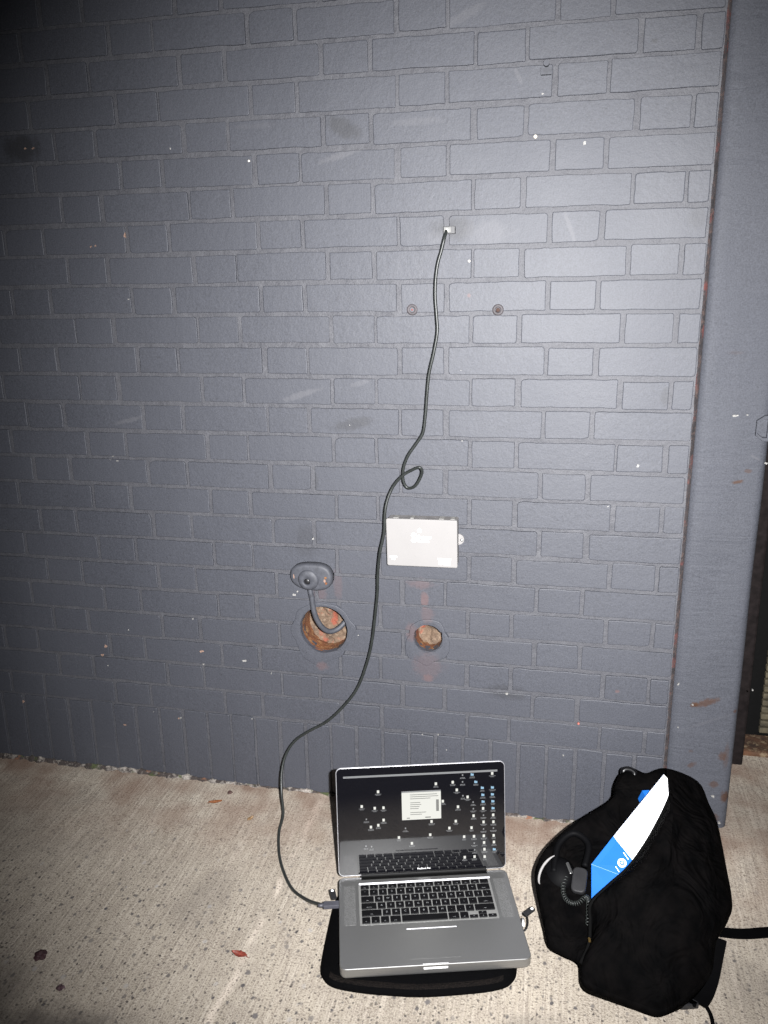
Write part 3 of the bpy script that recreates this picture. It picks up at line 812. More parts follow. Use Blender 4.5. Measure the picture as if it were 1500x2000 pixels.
CABLE = [(-0.1533, -0.028, 1.3896), (-0.1573, -0.029, 1.3766), (-0.1635, -0.03, 1.3516), (-0.1707, -0.031, 1.3263), (-0.1748, -0.032, 1.2957), (-0.1757, -0.033, 1.2595), (-0.1722, -0.034, 1.2177), (-0.1709, -0.035, 1.186), (-0.1784, -0.036, 1.1434), (-0.1884, -0.0357, 1.1), (-0.193, -0.0353, 1.056), (-0.1965, -0.035, 1.0113), (-0.2023, -0.0347, 0.9716), (-0.2185, -0.0343, 0.945), (-0.236, -0.034, 0.9191), (-0.247, -0.0327, 0.8894), (-0.2475, -0.0313, 0.8597), (-0.2373, -0.03, 0.8443), (-0.2186, -0.0367, 0.8525), (-0.2034, -0.0433, 0.8815), (-0.2068, -0.05, 0.8967), (-0.2248, -0.046, 0.8895), (-0.2488, -0.042, 0.8738), (-0.2697, -0.038, 0.8486), (-0.282, -0.043, 0.8197), (-0.2873, -0.048, 0.7909), (-0.29, -0.05, 0.7431), (-0.2999, -0.052, 0.6942), (-0.3064, -0.0485, 0.643), (-0.3093, -0.045, 0.591), (-0.3156, -0.0433, 0.5385), (-0.3247, -0.0415, 0.4718), (-0.3375, -0.0397, 0.4167), (-0.3625, -0.038, 0.3458), (-0.3956, -0.0397, 0.2951), (-0.4425, -0.0415, 0.2449), (-0.4965, -0.0432, 0.2087), (-0.5308, -0.045, 0.18), (-0.5522, -0.055, 0.1443), (-0.5582, -0.075, 0.1048), (-0.5517, -0.1, 0.0634), (-0.5372, -0.135, 0.0308), (-0.5335, -0.179, 0.012), (-0.5115, -0.2431, 0.006), (-0.4819, -0.2999, 0.006), (-0.4432, -0.3537, 0.008), (-0.4028, -0.3873, 0.016), (-0.3647, -0.4166, 0.034), (-0.3395, -0.4256, 0.042)]
def usb_lead():
    o = Vector((-0.15, -0.02, 1.39))
    t = thing('usb_lead', 'black extension lead hanging down the wall with one loop to the laptop', 'cable')
    pts = [Vector(c) for c in CABLE]
    pts[0] = Vector((-0.1545, -0.0165, 1.3925))
    mb = MB(); mb.tube(smooth_path(pts, 7), 0.0034, 10)
    mb.build('cord', MAT['black_rubber'], t, smooth=True)
    # moulded connector at the laptop's left side
    MAT['connector'] = simple('grey_black_connector', (0.045, 0.045, 0.055), 0.5)
    a = pts[-1]; yaw = 0.27256
    c = Vector((-0.3415, -0.4255, 0.0425))
    mb = MB(); slab(mb, rrect(0.034, 0.0145, 0.002), -0.0042, 0.0042, 0.001, 0.001, 2)
    con = mb.build('connector', MAT['connector'], t, loc=c + Vector((0.010, 0.002, 0)), rot=(0, 0, yaw))
    mb = MB(); slab(mb, rrect(0.012, 0.012, 0.001), -0.0023, 0.0023, 0.0003, 0.0003, 2)
    mb.build('plug_tip', MAT['steel'], con, loc=(0.0215, 0, 0))
    mb = MB(); mb.tube([(-0.017, 0, 0), (-0.028, 0, 0)], [0.0042, 0.0032], 12)
    mb.build('strain_relief', MAT['connector'], con, smooth=True)
usb_lead()

# ================================================================== laptop on its sleeve
YAW = 0.27256; LIDA = 1.40027; LW, LD = 0.3644, 0.2494
LROOT = Vector((-0.12570, -0.42497, 0.0))
def metal(name, color, rough, metallic):
    t = NT(name); t.set(Metallic=metallic, Roughness=rough)
    v = t.n.new('ShaderNodeTexCoord').outputs['Object']
    n = t.noise(v, 900, 2, 0.7)
    t.color(t.mix(t.rng(n, 0.3, 0.7), tuple(c * 0.88 for c in color), color))
    t.bump(n, 0.05, 0.0004)
    return t.m
MAT['aluminium'] = metal('laptop_aluminium', (0.30, 0.30, 0.295), 0.38, 0.86)
MAT['bright_edge'] = metal('polished_edge', (0.55, 0.55, 0.58), 0.34, 0.8)
def emis(name, color, strength):
    t = NT(name); t.set(Roughness=0.15)
    t.p.inputs['Base Color'].default_value = (0.01, 0.01, 0.01, 1)
    t.p.inputs['Emission Color'].default_value = (*color, 1); t.p.inputs['Emission Strength'].default_value = strength
    return t.m
tg = NT('screen_glass'); tg.set(Roughness=0.03, IOR=1.58); tg.p.inputs['Base Color'].default_value = (0.003, 0.003, 0.004, 1)
n_ = tg.noise(tg.n.new('ShaderNodeTexCoord').outputs['Object'], 22, 3); tg.rough(tg.rng(n_, 0.3, 0.7, 0.02, 0.06))
MAT['glass'] = tg.m
MAT['key'] = simple('key_black', (0.003, 0.003, 0.0035), 0.5, 0, 0.10, obj=True)
MAT['legend'] = emis('glowing_legend', (0.95, 0.97, 1.0), 0.55)  # white key legends given a glow of their own
MAT['em_white'] = emis('screen_white', (1.0, 1.0, 0.93), 0.85)
MAT['em_grey'] = emis('screen_grey', (0.75, 0.76, 0.78), 0.42)
MAT['em_blue'] = emis('screen_blue', (0.45, 0.75, 1.0), 0.75)
MAT['em_dark'] = emis('screen_text', (0.55, 0.55, 0.52), 0.45)
MAT['hinge'] = simple('hinge_black', (0.003, 0.003, 0.003), 0.5, 0, 0.1)

lap = thing('laptop', 'open silver laptop with desktop icons lit, standing on a black sleeve', 'laptop', LROOT, YAW)
ZT, ZB = 0.0520, 0.0290
def lap_base():
    mb = MB(); slab(mb, rrect(LW, LD, 0.013, 6), ZB, ZT, 0.0016, 0.006, 4)
    return mb.build('base', MAT['aluminium'], lap, smooth=False)
base = lap_base()
m = base.modifiers.new('smooth_by_angle', 'EDGE_SPLIT'); m.split_angle = R(25)
L = lambda u, v, z=ZT: Vector((u / 1000 - LW / 2, v / 1000 - LD / 2, z))
# thumb scoop in the front edge, its flash glint put into a pale colour
mb = MB()
a, b = L(158, -0.3, ZT - 0.0005), L(204, -0.3, ZT - 0.0005)
mb.add([L(156.5, 2.6, ZT + 0.0005), L(205.5, 2.6, ZT + 0.0005), L(203.5, -1.4, ZT - 0.0085), L(158.5, -1.4, ZT - 0.0085), L(156.5, 2.6, ZT - 0.010), L(205.5, 2.6, ZT - 0.010)], [(0, 3, 2, 1), (0, 4, 3), (1, 2, 5), (3, 4, 5, 2), (0, 1, 5, 4)])
mb.build('thumb_scoop', MAT['silver'], base)
# trackpad, with a raised strip added to catch light like its recess edge
mb = MB(); slab(mb, rrect(0.100, 0.075, 0.003, 4), ZT - 0.001, ZT + 0.00006, 0, 0, 1)
tp = mb.build('trackpad', MAT['aluminium'], lap, loc=(0.0008, 0.053 - LD / 2, 0))
mb = MB(); mb.add([L(133.5, 90.6, ZT + 0.0002), L(233.0, 90.6, ZT + 0.0002), L(233.0, 92.0, ZT + 0.0012), L(133.5, 92.0, ZT + 0.0012), L(133.5, 92.6, ZT), L(233, 92.6, ZT)], [(0, 1, 2, 3), (3, 2, 5, 4)])
mb.build('trackpad_glint_strip', MAT['bright_edge'], lap)
tgl = NT('speaker_perforation'); tgl.set(Metallic=0.86, Roughness=0.5)
vv = tgl.n.new('ShaderNodeTexCoord').outputs['Object']
vd = tgl.voronoi(tgl.mapping(vv, scale=(1, 1, 0)), 620)
tgl.color(tgl.mix(tgl.rng(vd, 0.25, 0.38), (0.11, 0.11, 0.11), (0.32, 0.32, 0.315)))
for u in (22.5, 342):
    mb = MB(); slab(mb, rrect(0.024, 0.112, 0.003, 3), ZT - 0.001, ZT + 0.0001, 0, 0, 1)
    mb.build('speaker_grille', tgl.m, lap, loc=(u / 1000 - LW / 2, 0.166 - LD / 2, 0))

# keyboard
mb = MB(); slab(mb, rrect(0.2815, 0.1165, 0.002, 3), ZT - 0.001, ZT + 0.0002, 0, 0, 1, 0, lambda x, y, z: (x, y + 0.1665 - LD / 2, z))
MAT['well'] = metal('keyboard_well', (0.30, 0.30, 0.29), 0.45, 0.6)
kb = mb.build('keyboard', MAT['well'], lap)
mb = MB(); mb.add([L(43, 224.2, ZT + 0.0002), L(324, 224.2, ZT + 0.0002), L(324, 226.6, ZT + 0.0022), L(43, 226.6, ZT + 0.0022), L(43, 228.2, ZT), L(324, 228.2, ZT)], [(0, 1, 2, 3), (3, 2, 5, 4)])
mb.build('keyboard_lip', MAT['bright_edge'], kb)
ROWS = [
 (209.5, 11.5, [('esc', 1.0357)] + [('F%d' % i, 1.0357) for i in range(1, 13)] + [('', 1.0357)]),
 (190.0, 17.0, [(c, 1) for c in '`1234567890-='] + [('delete', 1.5)]),
 (170.4, 17.0, [('tab', 1.5)] + [(c, 1) for c in 'QWERTYUIOP[]'] + [('\\', 1)]),
 (150.8, 17.0, [('caps lock', 1.75)] + [(c, 1) for c in "ASDFGHJKL;'"] + [('return', 1.75)]),
 (131.2, 17.0, [('shift', 2.25)] + [(c, 1) for c in 'ZXCVBNM,./'] + [('shift', 2.25)]),
 (111.6, 17.0, [('fn', 1), ('ctrl', 1), ('alt', 1), ('cmd', 1.25), (' ', 5), ('cmd', 1.25), ('alt', 1), ('<', -1), ('^v', -2), ('>', -1)]),
]
def add_key(u0, v0, w, h, label):
    mb = MB(); z0, z1 = ZT + 0.0002, ZT + 0.0021
    slab(mb, rrect(w / 1000, h / 1000, 0.0015, 2), z0, z1, 0.0005, 0, 1)
    label = label.strip()
    if label:
        size = 0.0062 if len(label) == 1 else (0.0034 if len(label) < 4 else 0.0031)
        vs, fs = text_mesh(label, size)
        oy = 0.0 if len(label) == 1 else -h / 1000 * 0.24
        mb.add([(q.x, q.y + oy, z1 + 0.00015) for q in vs], fs, 1)
    mb.build('key', [MAT['key'], MAT['legend']], kb, loc=((u0 + w / 2) / 1000 - LW / 2, (v0 + h / 2) / 1000 - LD / 2, 0))
for v0, h, keys in ROWS:
    u = 45.0; pitch = 18.95
    for lab, wd in keys:
        if wd == -1:
            add_key(u + 1.2, v0, pitch - 2.4, 8.0, lab); u += pitch; continue
        if wd == -2:
            add_key(u + 1.2, v0, pitch - 2.4, 8.0, 'v'); add_key(u + 1.2, v0 + 8.8, pitch - 2.4, 8.0, '^'); u += pitch; continue
        add_key(u + 1.2, v0, wd * pitch - 2.4, h, lab); u += wd * pitch

# lid
HL = Vector((0, LD / 2 - 0.0005, ZT + 0.0008))
LDIR = Vector((0, math.cos(LIDA), math.sin(LIDA))); LNB = Vector((0, math.sin(LIDA), -math.cos(LIDA)))
def lid3(x, y, z): return HL + Vector((x, 0, 0)) + LDIR * y + LNB * z     # z grows to the back
mb = MB(); slab(mb, rrect(LW, 0.2425, 0.012, 6, 0, 0.1236), 0.0, 0.0072, 0.004, 0.0010, 4, 0, lid3)
lid = mb.build('lid', MAT['bright_edge'], lap)
mm = lid.modifiers.new('smooth_by_angle', 'EDGE_SPLIT'); mm.split_angle = R(25)
mb = MB(); slab(mb, rrect(LW - 0.0032, 0.2393, 0.0105, 6, 0, 0.1236), -0.0004, 0.001, 0, 0, 1, 0, lid3)
bez = mb.build('screen_glass', MAT['glass'], lid)
mb = MB(); mb.tube([lid3(-0.1335, 0.001, 0.002), lid3(0.1395, 0.001, 0.002)], 0.0058, 16)
mb.box(HL + Vector((-0.1335, -0.010, -0.002)), HL + Vector((0.1395, 0.002, 0.0002)))
mb.build('hinge', MAT['hinge'], lap)

dm = MB()
def rect(u0, w0, u1, w1, mi, lift=0.0006):
    dm.add([lid3(u / 1000 - LW / 2, w / 1000, -lift) for u, w in ((u0, w0), (u1, w0), (u1, w1), (u0, w1))], [(0, 1, 2, 3)], mi)
rect(16, 221.8, 348, 226.2, 1)
rect(140, 123, 224.6, 187, 0, 0.0008); rect(140, 184, 224.6, 187, 1, 0.0009)
for k, (du, ln) in enumerate(((18, 58), (18, 61), (18, 44), (0, 0), (18, 22), (18, 24), (18, 20), (18, 18), (0, 0), (18, 34), (18, 25))):
    if ln: rect(140 + du, 178 - k * 4.4, 140 + du + ln, 179.4 - k * 4.4, 3, 0.0010)
rect(214, 140, 220, 166, 3, 0.0010); rect(150, 126, 157, 128, 3, 0.0010); rect(190, 126, 202, 128.5, 3, 0.0010)
uu = 21
for k in range(9):
    wd = rng.uniform(4, 11); rect(uu, 223.2, uu + wd, 224.9, 2 if k else 3, 0.0009); uu += wd + 3.5
uu = 270
for k in range(8):
    wd = rng.uniform(3, 8); rect(uu, 223.2, uu + wd, 224.9, 2, 0.0009); uu += wd + 2.2
ICONS = [(89.8, 189.1), (53.9, 158.0), (81.7, 152.7), (100.5, 152.8), (63.1, 128.9), (100.1, 125.3), (88.4, 114.3), (72.4, 111.0), (60.7, 68.8), (72.6, 67.0), (132.2, 84.3), (159.9, 69.8), (146.8, 104.3), (200.0, 87.1), (203.5, 116.8), (214.4, 200.7), (228.6, 161.0), (250.9, 202.4), (272.4, 217.3), (272.2, 202.2), (293.2, 217.6), (300.9, 200.8), (336.7, 218.0), (259.4, 184.7), (272.5, 171.1), (282.6, 167.8), (314.9, 186.9), (315.8, 171.1), (316.1, 155.9), (315.9, 140.4), (336.8, 186.6), (336.6, 171.2), (337.3, 155.6), (337.6, 140.1), (294.4, 155.6), (294.7, 140.9), (295.0, 124.8), (316.5, 125.1), (337.7, 124.6), (261.4, 146.8), (256.1, 114.7), (241.9, 99.9), (316.5, 109.8), (338.0, 109.0), (316.3, 94.0), (337.9, 94.8), (290.1, 98.2), (273.7, 78.7), (295.2, 78.4), (316.7, 78.4), (338.2, 78.3), (295.5, 63.0), (317.0, 63.3), (338.6, 63.2), (317.6, 47.9), (339.2, 46.7), (296.1, 47.6), (274.3, 32.0), (295.8, 32.2), (317.9, 31.0)]
BLUE = {20, 21, 26, 27, 28, 30, 31, 32, 33, 55}
SMALLI = {4, 8, 9, 12, 18, 19, 24, 34, 35, 37, 44, 45, 51, 56}
for i, (u, w) in enumerate(ICONS):
    s = 0.55 if i in SMALLI else 1.0
    if i in BLUE: rect(u - 3.2, w - 2.6, u + 3.2, w + 2.0, 4, 0.0007); rect(u - 3.2, w + 2.0, u - 0.4, w + 2.9, 4, 0.0007)
    else: rect(u - 2.5 * s, w - 3.0 * s, u + 2.5 * s, w + 3.2 * s, 0 if i not in SMALLI else 2, 0.0007)
    l1, l2 = rng.uniform(8, 15), rng.uniform(7, 13)
    x = u - l1 / 2
    while x < u + l1 / 2: d = rng.uniform(1.0, 3.0); rect(x, w - 5.9, min(x + d, u + l1 / 2), w - 4.8, 2, 0.0007); x += d + 0.7
    x = u - l2 / 2
    while x < u + l2 / 2: d = rng.uniform(1.0, 3.0); rect(x, w - 8.0, min(x + d, u + l2 / 2), w - 7.0, 2, 0.0007); x += d + 0.7
dm.build('desktop_display', [MAT['em_white'], MAT['em_grey'], MAT['em_grey'], MAT['em_dark'], MAT['em_blue']], lid)
vs, fs = text_mesh('MacBook Pro', 0.0052, bold=0.00012)
mb = MB(); mb.add([lid3(q.x + 0.0025, q.y + 0.0118, -0.0006) for q in vs], fs)
mb.build('lettering', MAT['silver'], lid)

# ---- sleeve under the laptop ------------------------------------------------
MAT['neoprene'] = simple('black_neoprene', (0.0012, 0.0012, 0.0014), 0.9, 0, 0.03, (350, 0.5, 0.001), 0.3, 300)
tm = NT('zip_tape'); vv = tm.pos()
ck = tm.noise(vv, 700, 2); tm.color(tm.mix(tm.rng(ck, 0.45, 0.6), (0.0015, 0.0014, 0.0015), (0.010, 0.008, 0.007))); tm.set(Roughness=0.9); tm.p.inputs['Specular IOR Level'].default_value = 0.05
tm.bump(ck, 0.8, 0.001); MAT['ziptape'] = tm.m
SLV = [(-0.338, -0.378), (-0.331, -0.458), (-0.318, -0.553), (-0.306, -0.580), (-0.284, -0.595), (-0.241, -0.598), (-0.183, -0.594), (-0.108, -0.583), (-0.016, -0.556), (0.028, -0.538), (0.048, -0.520), (0.055, -0.494), (0.050, -0.43), (0.022, -0.330), (0.005, -0.285), (-0.02, -0.272), (-0.10, -0.290), (-0.22, -0.325), (-0.30, -0.350), (-0.325, -0.358)]
SO = Vector((-0.13, -0.44, 0.0))
slv = thing('laptop_sleeve', 'black fabric laptop sleeve lying flat under the silver laptop', 'sleeve', SO)
outl = [(v.x - SO.x, v.y - SO.y) for v in smooth_path([(a, b, 0) for a, b in SLV], 5, True)]
def sleeve_body():
    mb = MB(); rings = []
    for ins, z in ((0.008, 0.0045), (0.002, 0.008), (0.0, 0.0125), (0.003, 0.018), (0.010, 0.0225), (0.022, 0.0260), (0.040, 0.0282)):
        rings.append([(x, y, z + ground_z(x + SO.x, y + SO.y)*0 + 0.0012 * mnoise.noise(Vector((x * 18, y * 18, 0)))*(z > 0.02)) for x, y in (inset(outl, ins) if ins else outl)])
    mb.rings(rings)
    return mb.build('padded_body', MAT['neoprene'], slv, smooth=True)
sb = sleeve_body()
front = [i for i, (x, y) in enumerate(outl) if y + SO.y < -0.50 and -0.30 < x + SO.x < 0.04]
path = [Vector((inset(outl, 0.0105)[i][0], inset(outl, 0.0105)[i][1], 0.0232)) for i in front]
mb = MB()
r1 = [[p_ + Vector((0, 0.006, 0.0014)), p_ + Vector((0, 0.0, 0.0020)), p_ + Vector((0.0, -0.006, 0.0))] for p_ in path]
mb.rings(r1, closed=False, cap0=False, cap1=False); mb.build('zip_tape', MAT['ziptape'], slv)
def zip_pull(c, ang, name_white):
    mb = MB(); slab(mb, rrect(0.027, 0.0115, 0.0035, 4), -0.002, 0.002, 0.0008, 0.0008, 2)
    o = mb.build('zip_pull', MAT['black_plastic'], slv, loc=Vector(c) - SO, rot=(0.0, -0.12, ang))
    mb = MB(); slab(mb, rrect(0.0055, 0.0055, 0.002, 3), 0.0, 0.0026, 0.0004, 0, 1)
    mb.build('pull_stud', MAT['white_print'], o, loc=(0.0085, 0, 0))
    return o
MAT['white_plain'] = MAT['white_print']
zip_pull((-0.3375, -0.3905, 0.040), R(118), 1)
zip_pull((0.0715, -0.366, 0.045), R(48), 1)
cx = Vector((0.0625, -0.392, 0.040))
arc = [cx + Vector((0.008 * math.cos(R(a)), 0.024 * math.sin(R(a)), 0.0)) for a in range(-100, 101, 20)]
mb = MB(); mb.tube([q - SO for q in smooth_path(arc, 3)], 0.0014, 8); mb.build('pull_cord', MAT['black_plastic'], slv, smooth=True)
mb = MB(); mb.tube([Vector((0.0625, -0.405, 0.042)) - SO, Vector((0.060, -0.385, 0.042)) - SO], 0.0028, 8); mb.build('cord_clip', MAT['silver'], slv, smooth=True)

# ================================================================== backpack and what is in it
tb = NT('black_nylon'); vb = tb.pos()
tb.color(tb.mix(tb.rng(tb.noise(vb, 30, 4), 0.35, 0.7), (0.0008, 0.0008, 0.0009), (0.0022, 0.0019, 0.0019)))
tb.set(Roughness=0.8); tb.p.inputs['Specular IOR Level'].default_value = 0.015
bb_ = tb.bump(tb.noise(vb, 11, 3, 0.55, 1.2), 0.9, 0.03); tb.bump(tb.noise(vb, 900, 2), 0.4, 0.0006, bb_)
MAT['nylon'] = tb.m
MAT['lining'] = simple('bag_lining', (0.002, 0.002, 0.002), 0.9, 0, 0.05, (30, 0.5, 0.006))
BODY = [(0.3541, -0.0799, 0.2326), (0.4192, -0.1022, 0.2225), (0.4382, -0.1514, 0.2004), (0.4508, -0.1936, 0.1814), (0.4574, -0.2849, 0.1403), (0.4599, -0.3323, 0.119), (0.4546, -0.3651, 0.1042), (0.4252, -0.4088, 0.0845), (0.4166, -0.4356, 0.0725), (0.4072, -0.4701, 0.0569), (0.3817, -0.5018, 0.0427), (0.3484, -0.5299, 0.03), (0.3163, -0.5498, 0.0211), (0.2874, -0.5501, 0.021), (0.2239, -0.5356, 0.0275), (0.1766, -0.5222, 0.0335), (0.1688, -0.4902, 0.0479), (0.1403, -0.4797, 0.0526), (0.1131, -0.4679, 0.058), (0.102, -0.434, 0.0732), (0.0901, -0.3941, 0.0912), (0.0798, -0.3521, 0.11), (0.0823, -0.3219, 0.1236), (0.1014, -0.2835, 0.1409), (0.1446, -0.2357, 0.1624), (0.1871, -0.2032, 0.177), (0.236, -0.1637, 0.1948), (0.2421, -0.1341, 0.2081), (0.2561, -0.1029, 0.2222), (0.2821, -0.0879, 0.2289), (0.3115, -0.0967, 0.225)]
FRONT = [(0.3469, -0.1452, 0.269), (0.3791, -0.1318, 0.2531), (0.4149, -0.115, 0.2277), (0.4372, -0.1515, 0.2003), (0.4498, -0.1937, 0.1813), (0.4564, -0.285, 0.1403), (0.4589, -0.3324, 0.1189), (0.4537, -0.3652, 0.1042), (0.4243, -0.4089, 0.0845), (0.4157, -0.4358, 0.0724), (0.4056, -0.4687, 0.0576), (0.3811, -0.4995, 0.0437), (0.3477, -0.5277, 0.031), (0.3156, -0.5476, 0.0221), (0.2876, -0.5477, 0.022), (0.2239, -0.5332, 0.0286), (0.1784, -0.5195, 0.0347), (0.1712, -0.4977, 0.0555), (0.1864, -0.4698, 0.079), (0.1878, -0.4384, 0.1041), (0.1888, -0.4221, 0.1279), (0.2231, -0.3932, 0.1519), (0.2604, -0.3598, 0.1724), (0.2952, -0.3141, 0.1984), (0.3255, -0.2641, 0.2264), (0.3468, -0.219, 0.2467), (0.3518, -0.1943, 0.2578)]
BN = Vector((0, -0.45, 1.0)).normalized()
BO = Vector((0.29, -0.33, 0.0))
bag = thing('backpack', 'open black fabric backpack slumped on the pavement by the column', 'backpack', BO)
def bag_body():
    out = smooth_path(BODY, 4, True); n = len(out)
    c = sum(out, Vector()) / n
    foot = [Vector((c.x + (p.x - c.x) * 0.90, c.y + 0.02 + (p.y - c.y) * 0.80, 0.004)) for p in out]
    rings = [[f for f in foot]]
    for k, f in ((0.35, 1.0), (0.75, 1.02)):
        rings.append([foot[i].lerp(out[i], k) for i in range(n)])
    rings.append(out)
    for r, h in ((0.97, 0.010), (0.90, 0.014), (0.75, 0.010), (0.55, 0.004), (0.35, 0.0), (0.15, -0.002)):
        rings.append([c + (p - c) * r + BN * (h + 0.004 * mnoise.noise(p * 14 + Vector((r * 3, 0, 0)))) for p in out])
    for ring in rings:
        for p in ring: p.z = max(p.z, 0.004)
    mb = MB(); mb.rings([[p - BO for p in r] for r in rings])
    return mb.build('back_shell', MAT['nylon'], bag, smooth=True)
bag_body()
def bag_front():
    out = smooth_path(FRONT, 4, True); n = len(out)
    c = Vector((0.335, -0.345, 0.135))
    rings = [[p - BN * 0.030 for p in out], [p - BN * 0.010 for p in out], out]
    for r, h in ((0.97, 0.012), (0.90, 0.026), (0.78, 0.042), (0.62, 0.056), (0.44, 0.066), (0.25, 0.071), (0.08, 0.073)):
        rings.append([c + (p - c) * r + BN * (h + 0.012 * (1 - r ** 3) * mnoise.noise((c + (p - c) * r) * 11) + 0.005 * (1 - r ** 3) * mnoise.noise((c + (p - c) * r) * 30)) for p in out])
    for ring in rings:
        for p in ring: p.z = max(p.z, 0.006)
    mb = MB(); mb.rings([[p - BO for p in r] for r in rings])
    return mb.build('front_panel', MAT['nylon'], bag, smooth=True)
bag_front()
# zip along the open edge
ed = smooth_path([Vector(p) + BN * 0.0075 for p in FRONT[17:]], 6)
mb = MB(); mb.tube([p - BO for p in ed], 0.0032, 8); zipper = mb.build('zip', MAT['lining'], bag, smooth=True)
MAT['brass'] = simple('brass', (0.75, 0.50, 0.18), 0.25, 1.0)
mb = MB(); slab(mb, rrect(0.005, 0.009, 0.002, 3), -0.001, 0.001, 0.0004, 0.0004, 1)
mb.build('zip_slider', MAT['brass'], zipper, loc=Vector((0.1868, -0.4740, 0.0935)) - BO, rot=(0.5, 0.1, 0.2))
# rolled carrying handle at the top
kc = Vector((0.2735, -0.108, 0.228)); kn = Vector((-0.25, -0.75, 0.6)).normalized(); k1 = kn.cross(Vector((0, 0, 1))).normalized(); k2 = kn.cross(k1)
hp = [kc + k1 * 0.0125 * math.cos(R(a)) + k2 * 0.0075 * math.sin(R(a)) for a in range(0, 360, 15)]
MAT['handle_rubber'] = simple('handle_rubber', (0.0015, 0.0015, 0.002), 0.35, 0, 0.35)
mb = MB(); mb.tube([p - BO for p in hp], 0.0066, 12, closed=True); mb.build('carry_handle', MAT['handle_rubber'], bag, smooth=True)
def ribbon(path, w, th, name, mat, parent, origin, side=None):
    P_ = smooth_path(path, 6); mb = MB(); rings = []
    for i, p in enumerate(P_):
        t = (P_[min(i + 1, len(P_) - 1)] - P_[max(i - 1, 0)]).normalized()
        s = (side if side is not None else t.cross(Vector((0, 0, 1)))).normalized(); u = s.cross(t).normalized()
        rings.append([p + s * w / 2 - origin, p + s * w / 2 + u * th - origin, p - s * w / 2 + u * th - origin, p - s * w / 2 - origin])
    mb.rings(rings); return mb.build(name, mat, parent, smooth=False)
MAT['webbing'] = simple('black_webbing', (0.0010, 0.0010, 0.0012), 0.8, 0, 0.03, (500, 0.6, 0.001))
ribbon([(0.40, -0.33, 0.05), (0.43, -0.306, 0.012), (0.455, -0.304, 0.006), (0.50, -0.299, 0.005), (0.56, -0.283, 0.006), (0.66, -0.262, 0.006)], 0.026, 0.003, 'shoulder_strap', MAT['webbing'], bag, BO)
ribbon([(0.434, -0.385, 0.058), (0.424, -0.415, 0.042), (0.413, -0.448, 0.024), (0.400, -0.476, 0.012), (0.386, -0.498, 0.008)], 0.027, 0.007, 'side_strap', MAT['webbing'], bag, BO)
ribbon([(0.392, -0.405, 0.030), (0.378, -0.440, 0.014), (0.366, -0.470, 0.009), (0.364, -0.492, 0.009), (0.380, -0.503, 0.009)], 0.010, 0.004, 'strap_loop', MAT['webbing'], bag, BO)
mb = MB(); slab(mb, rrect(0.036, 0.018, 0.004, 3), 0.003, 0.013, 0.002, 0, 2)
mb.build('strap_buckle', MAT['black_plastic'], bag, loc=Vector((0.366, -0.498, 0)) - BO, rot=(0, 0, 0.3))
mb = MB(); mb.tube([p - BO for p in smooth_path([(0.378, -0.485, 0.014), (0.392, -0.489, 0.008), (0.400, -0.502, 0.006), (0.404, -0.520, 0.005), (0.403, -0.545, 0.005), (0.395, -0.570, 0.005)], 6)], 0.0034, 8)
mb.build('strap_tail', MAT['webbing'], bag, smooth=True)

# blue and white carton
tc = NT('carton_blue'); tc.set(Roughness=0.7); tc.p.inputs['Specular IOR Level'].default_value = 0.15; nb = tc.noise(tc.pos(), 12, 2)
tc.color(tc.mix(tc.rng(nb, 0.3, 0.7), (0.006, 0.085, 0.33), (0.008, 0.10, 0.37))); MAT['blue'] = tc.m
MAT['carton_white'] = simple('carton_white', (0.86, 0.86, 0.86), 0.5, vary=0.02)
BXO = Vector((0.27, -0.28, 0.06))
carton = thing('carton', 'blue and white cardboard carton sticking out of the open backpack', 'box', BXO)
P0, P0b, P1, P1b, Q0, Q0b, R0, R0b = [Vector(v) for v in [(0.2329, -0.2953, 0.1959), (0.2782, -0.3439, 0.1686), (0.3398, -0.1564, 0.2639), (0.377, -0.2009, 0.2384), (0.1904, -0.3376, 0.155), (0.2428, -0.3505, 0.1492), (0.1923, -0.3808, 0.0971), (0.2604, -0.3905, 0.0928)]]
e1 = (P0b - P0); P1b = P1 + e1
Q0b = Q0 + (Q0b - Q0).normalized() * e1.length; R0b = R0 + (R0b - R0).normalized() * e1.length
def thick_quad(a, b, c, d, name, mat, th=0.0012):
    nrm = (b - a).cross(d - a).normalized()
    if nrm.dot(C_LOC - a) < 0: nrm = -nrm
    fr = [a, b, c, d]; bk = [v - nrm * th for v in fr]
    mb = MB(); mb.rings([[v - BXO for v in bk], [v - BXO for v in fr]])
    return mb.build(name, mat, carton), nrm
thick_quad(P0, P0b, P1b, P1, 'white_side', MAT['carton_white'])
flap, fn = thick_quad(P0, P0b, Q0b, Q0, 'end_flap', MAT['blue'])
endp, en = thick_quad(Q0, Q0b, R0b, R0, 'end_panel', MAT['blue'])
P1d = P1 + Vector((-0.02, 0.0, -0.085))
mb = MB(); side = [P1, P0, Q0, R0, P1d]; inner = [v + e1.normalized() * 0.0012 for v in side]
mb.rings([[v - BXO for v in inner], [v - BXO for v in side]]); mb.build('left_side', MAT['blue'], carton)
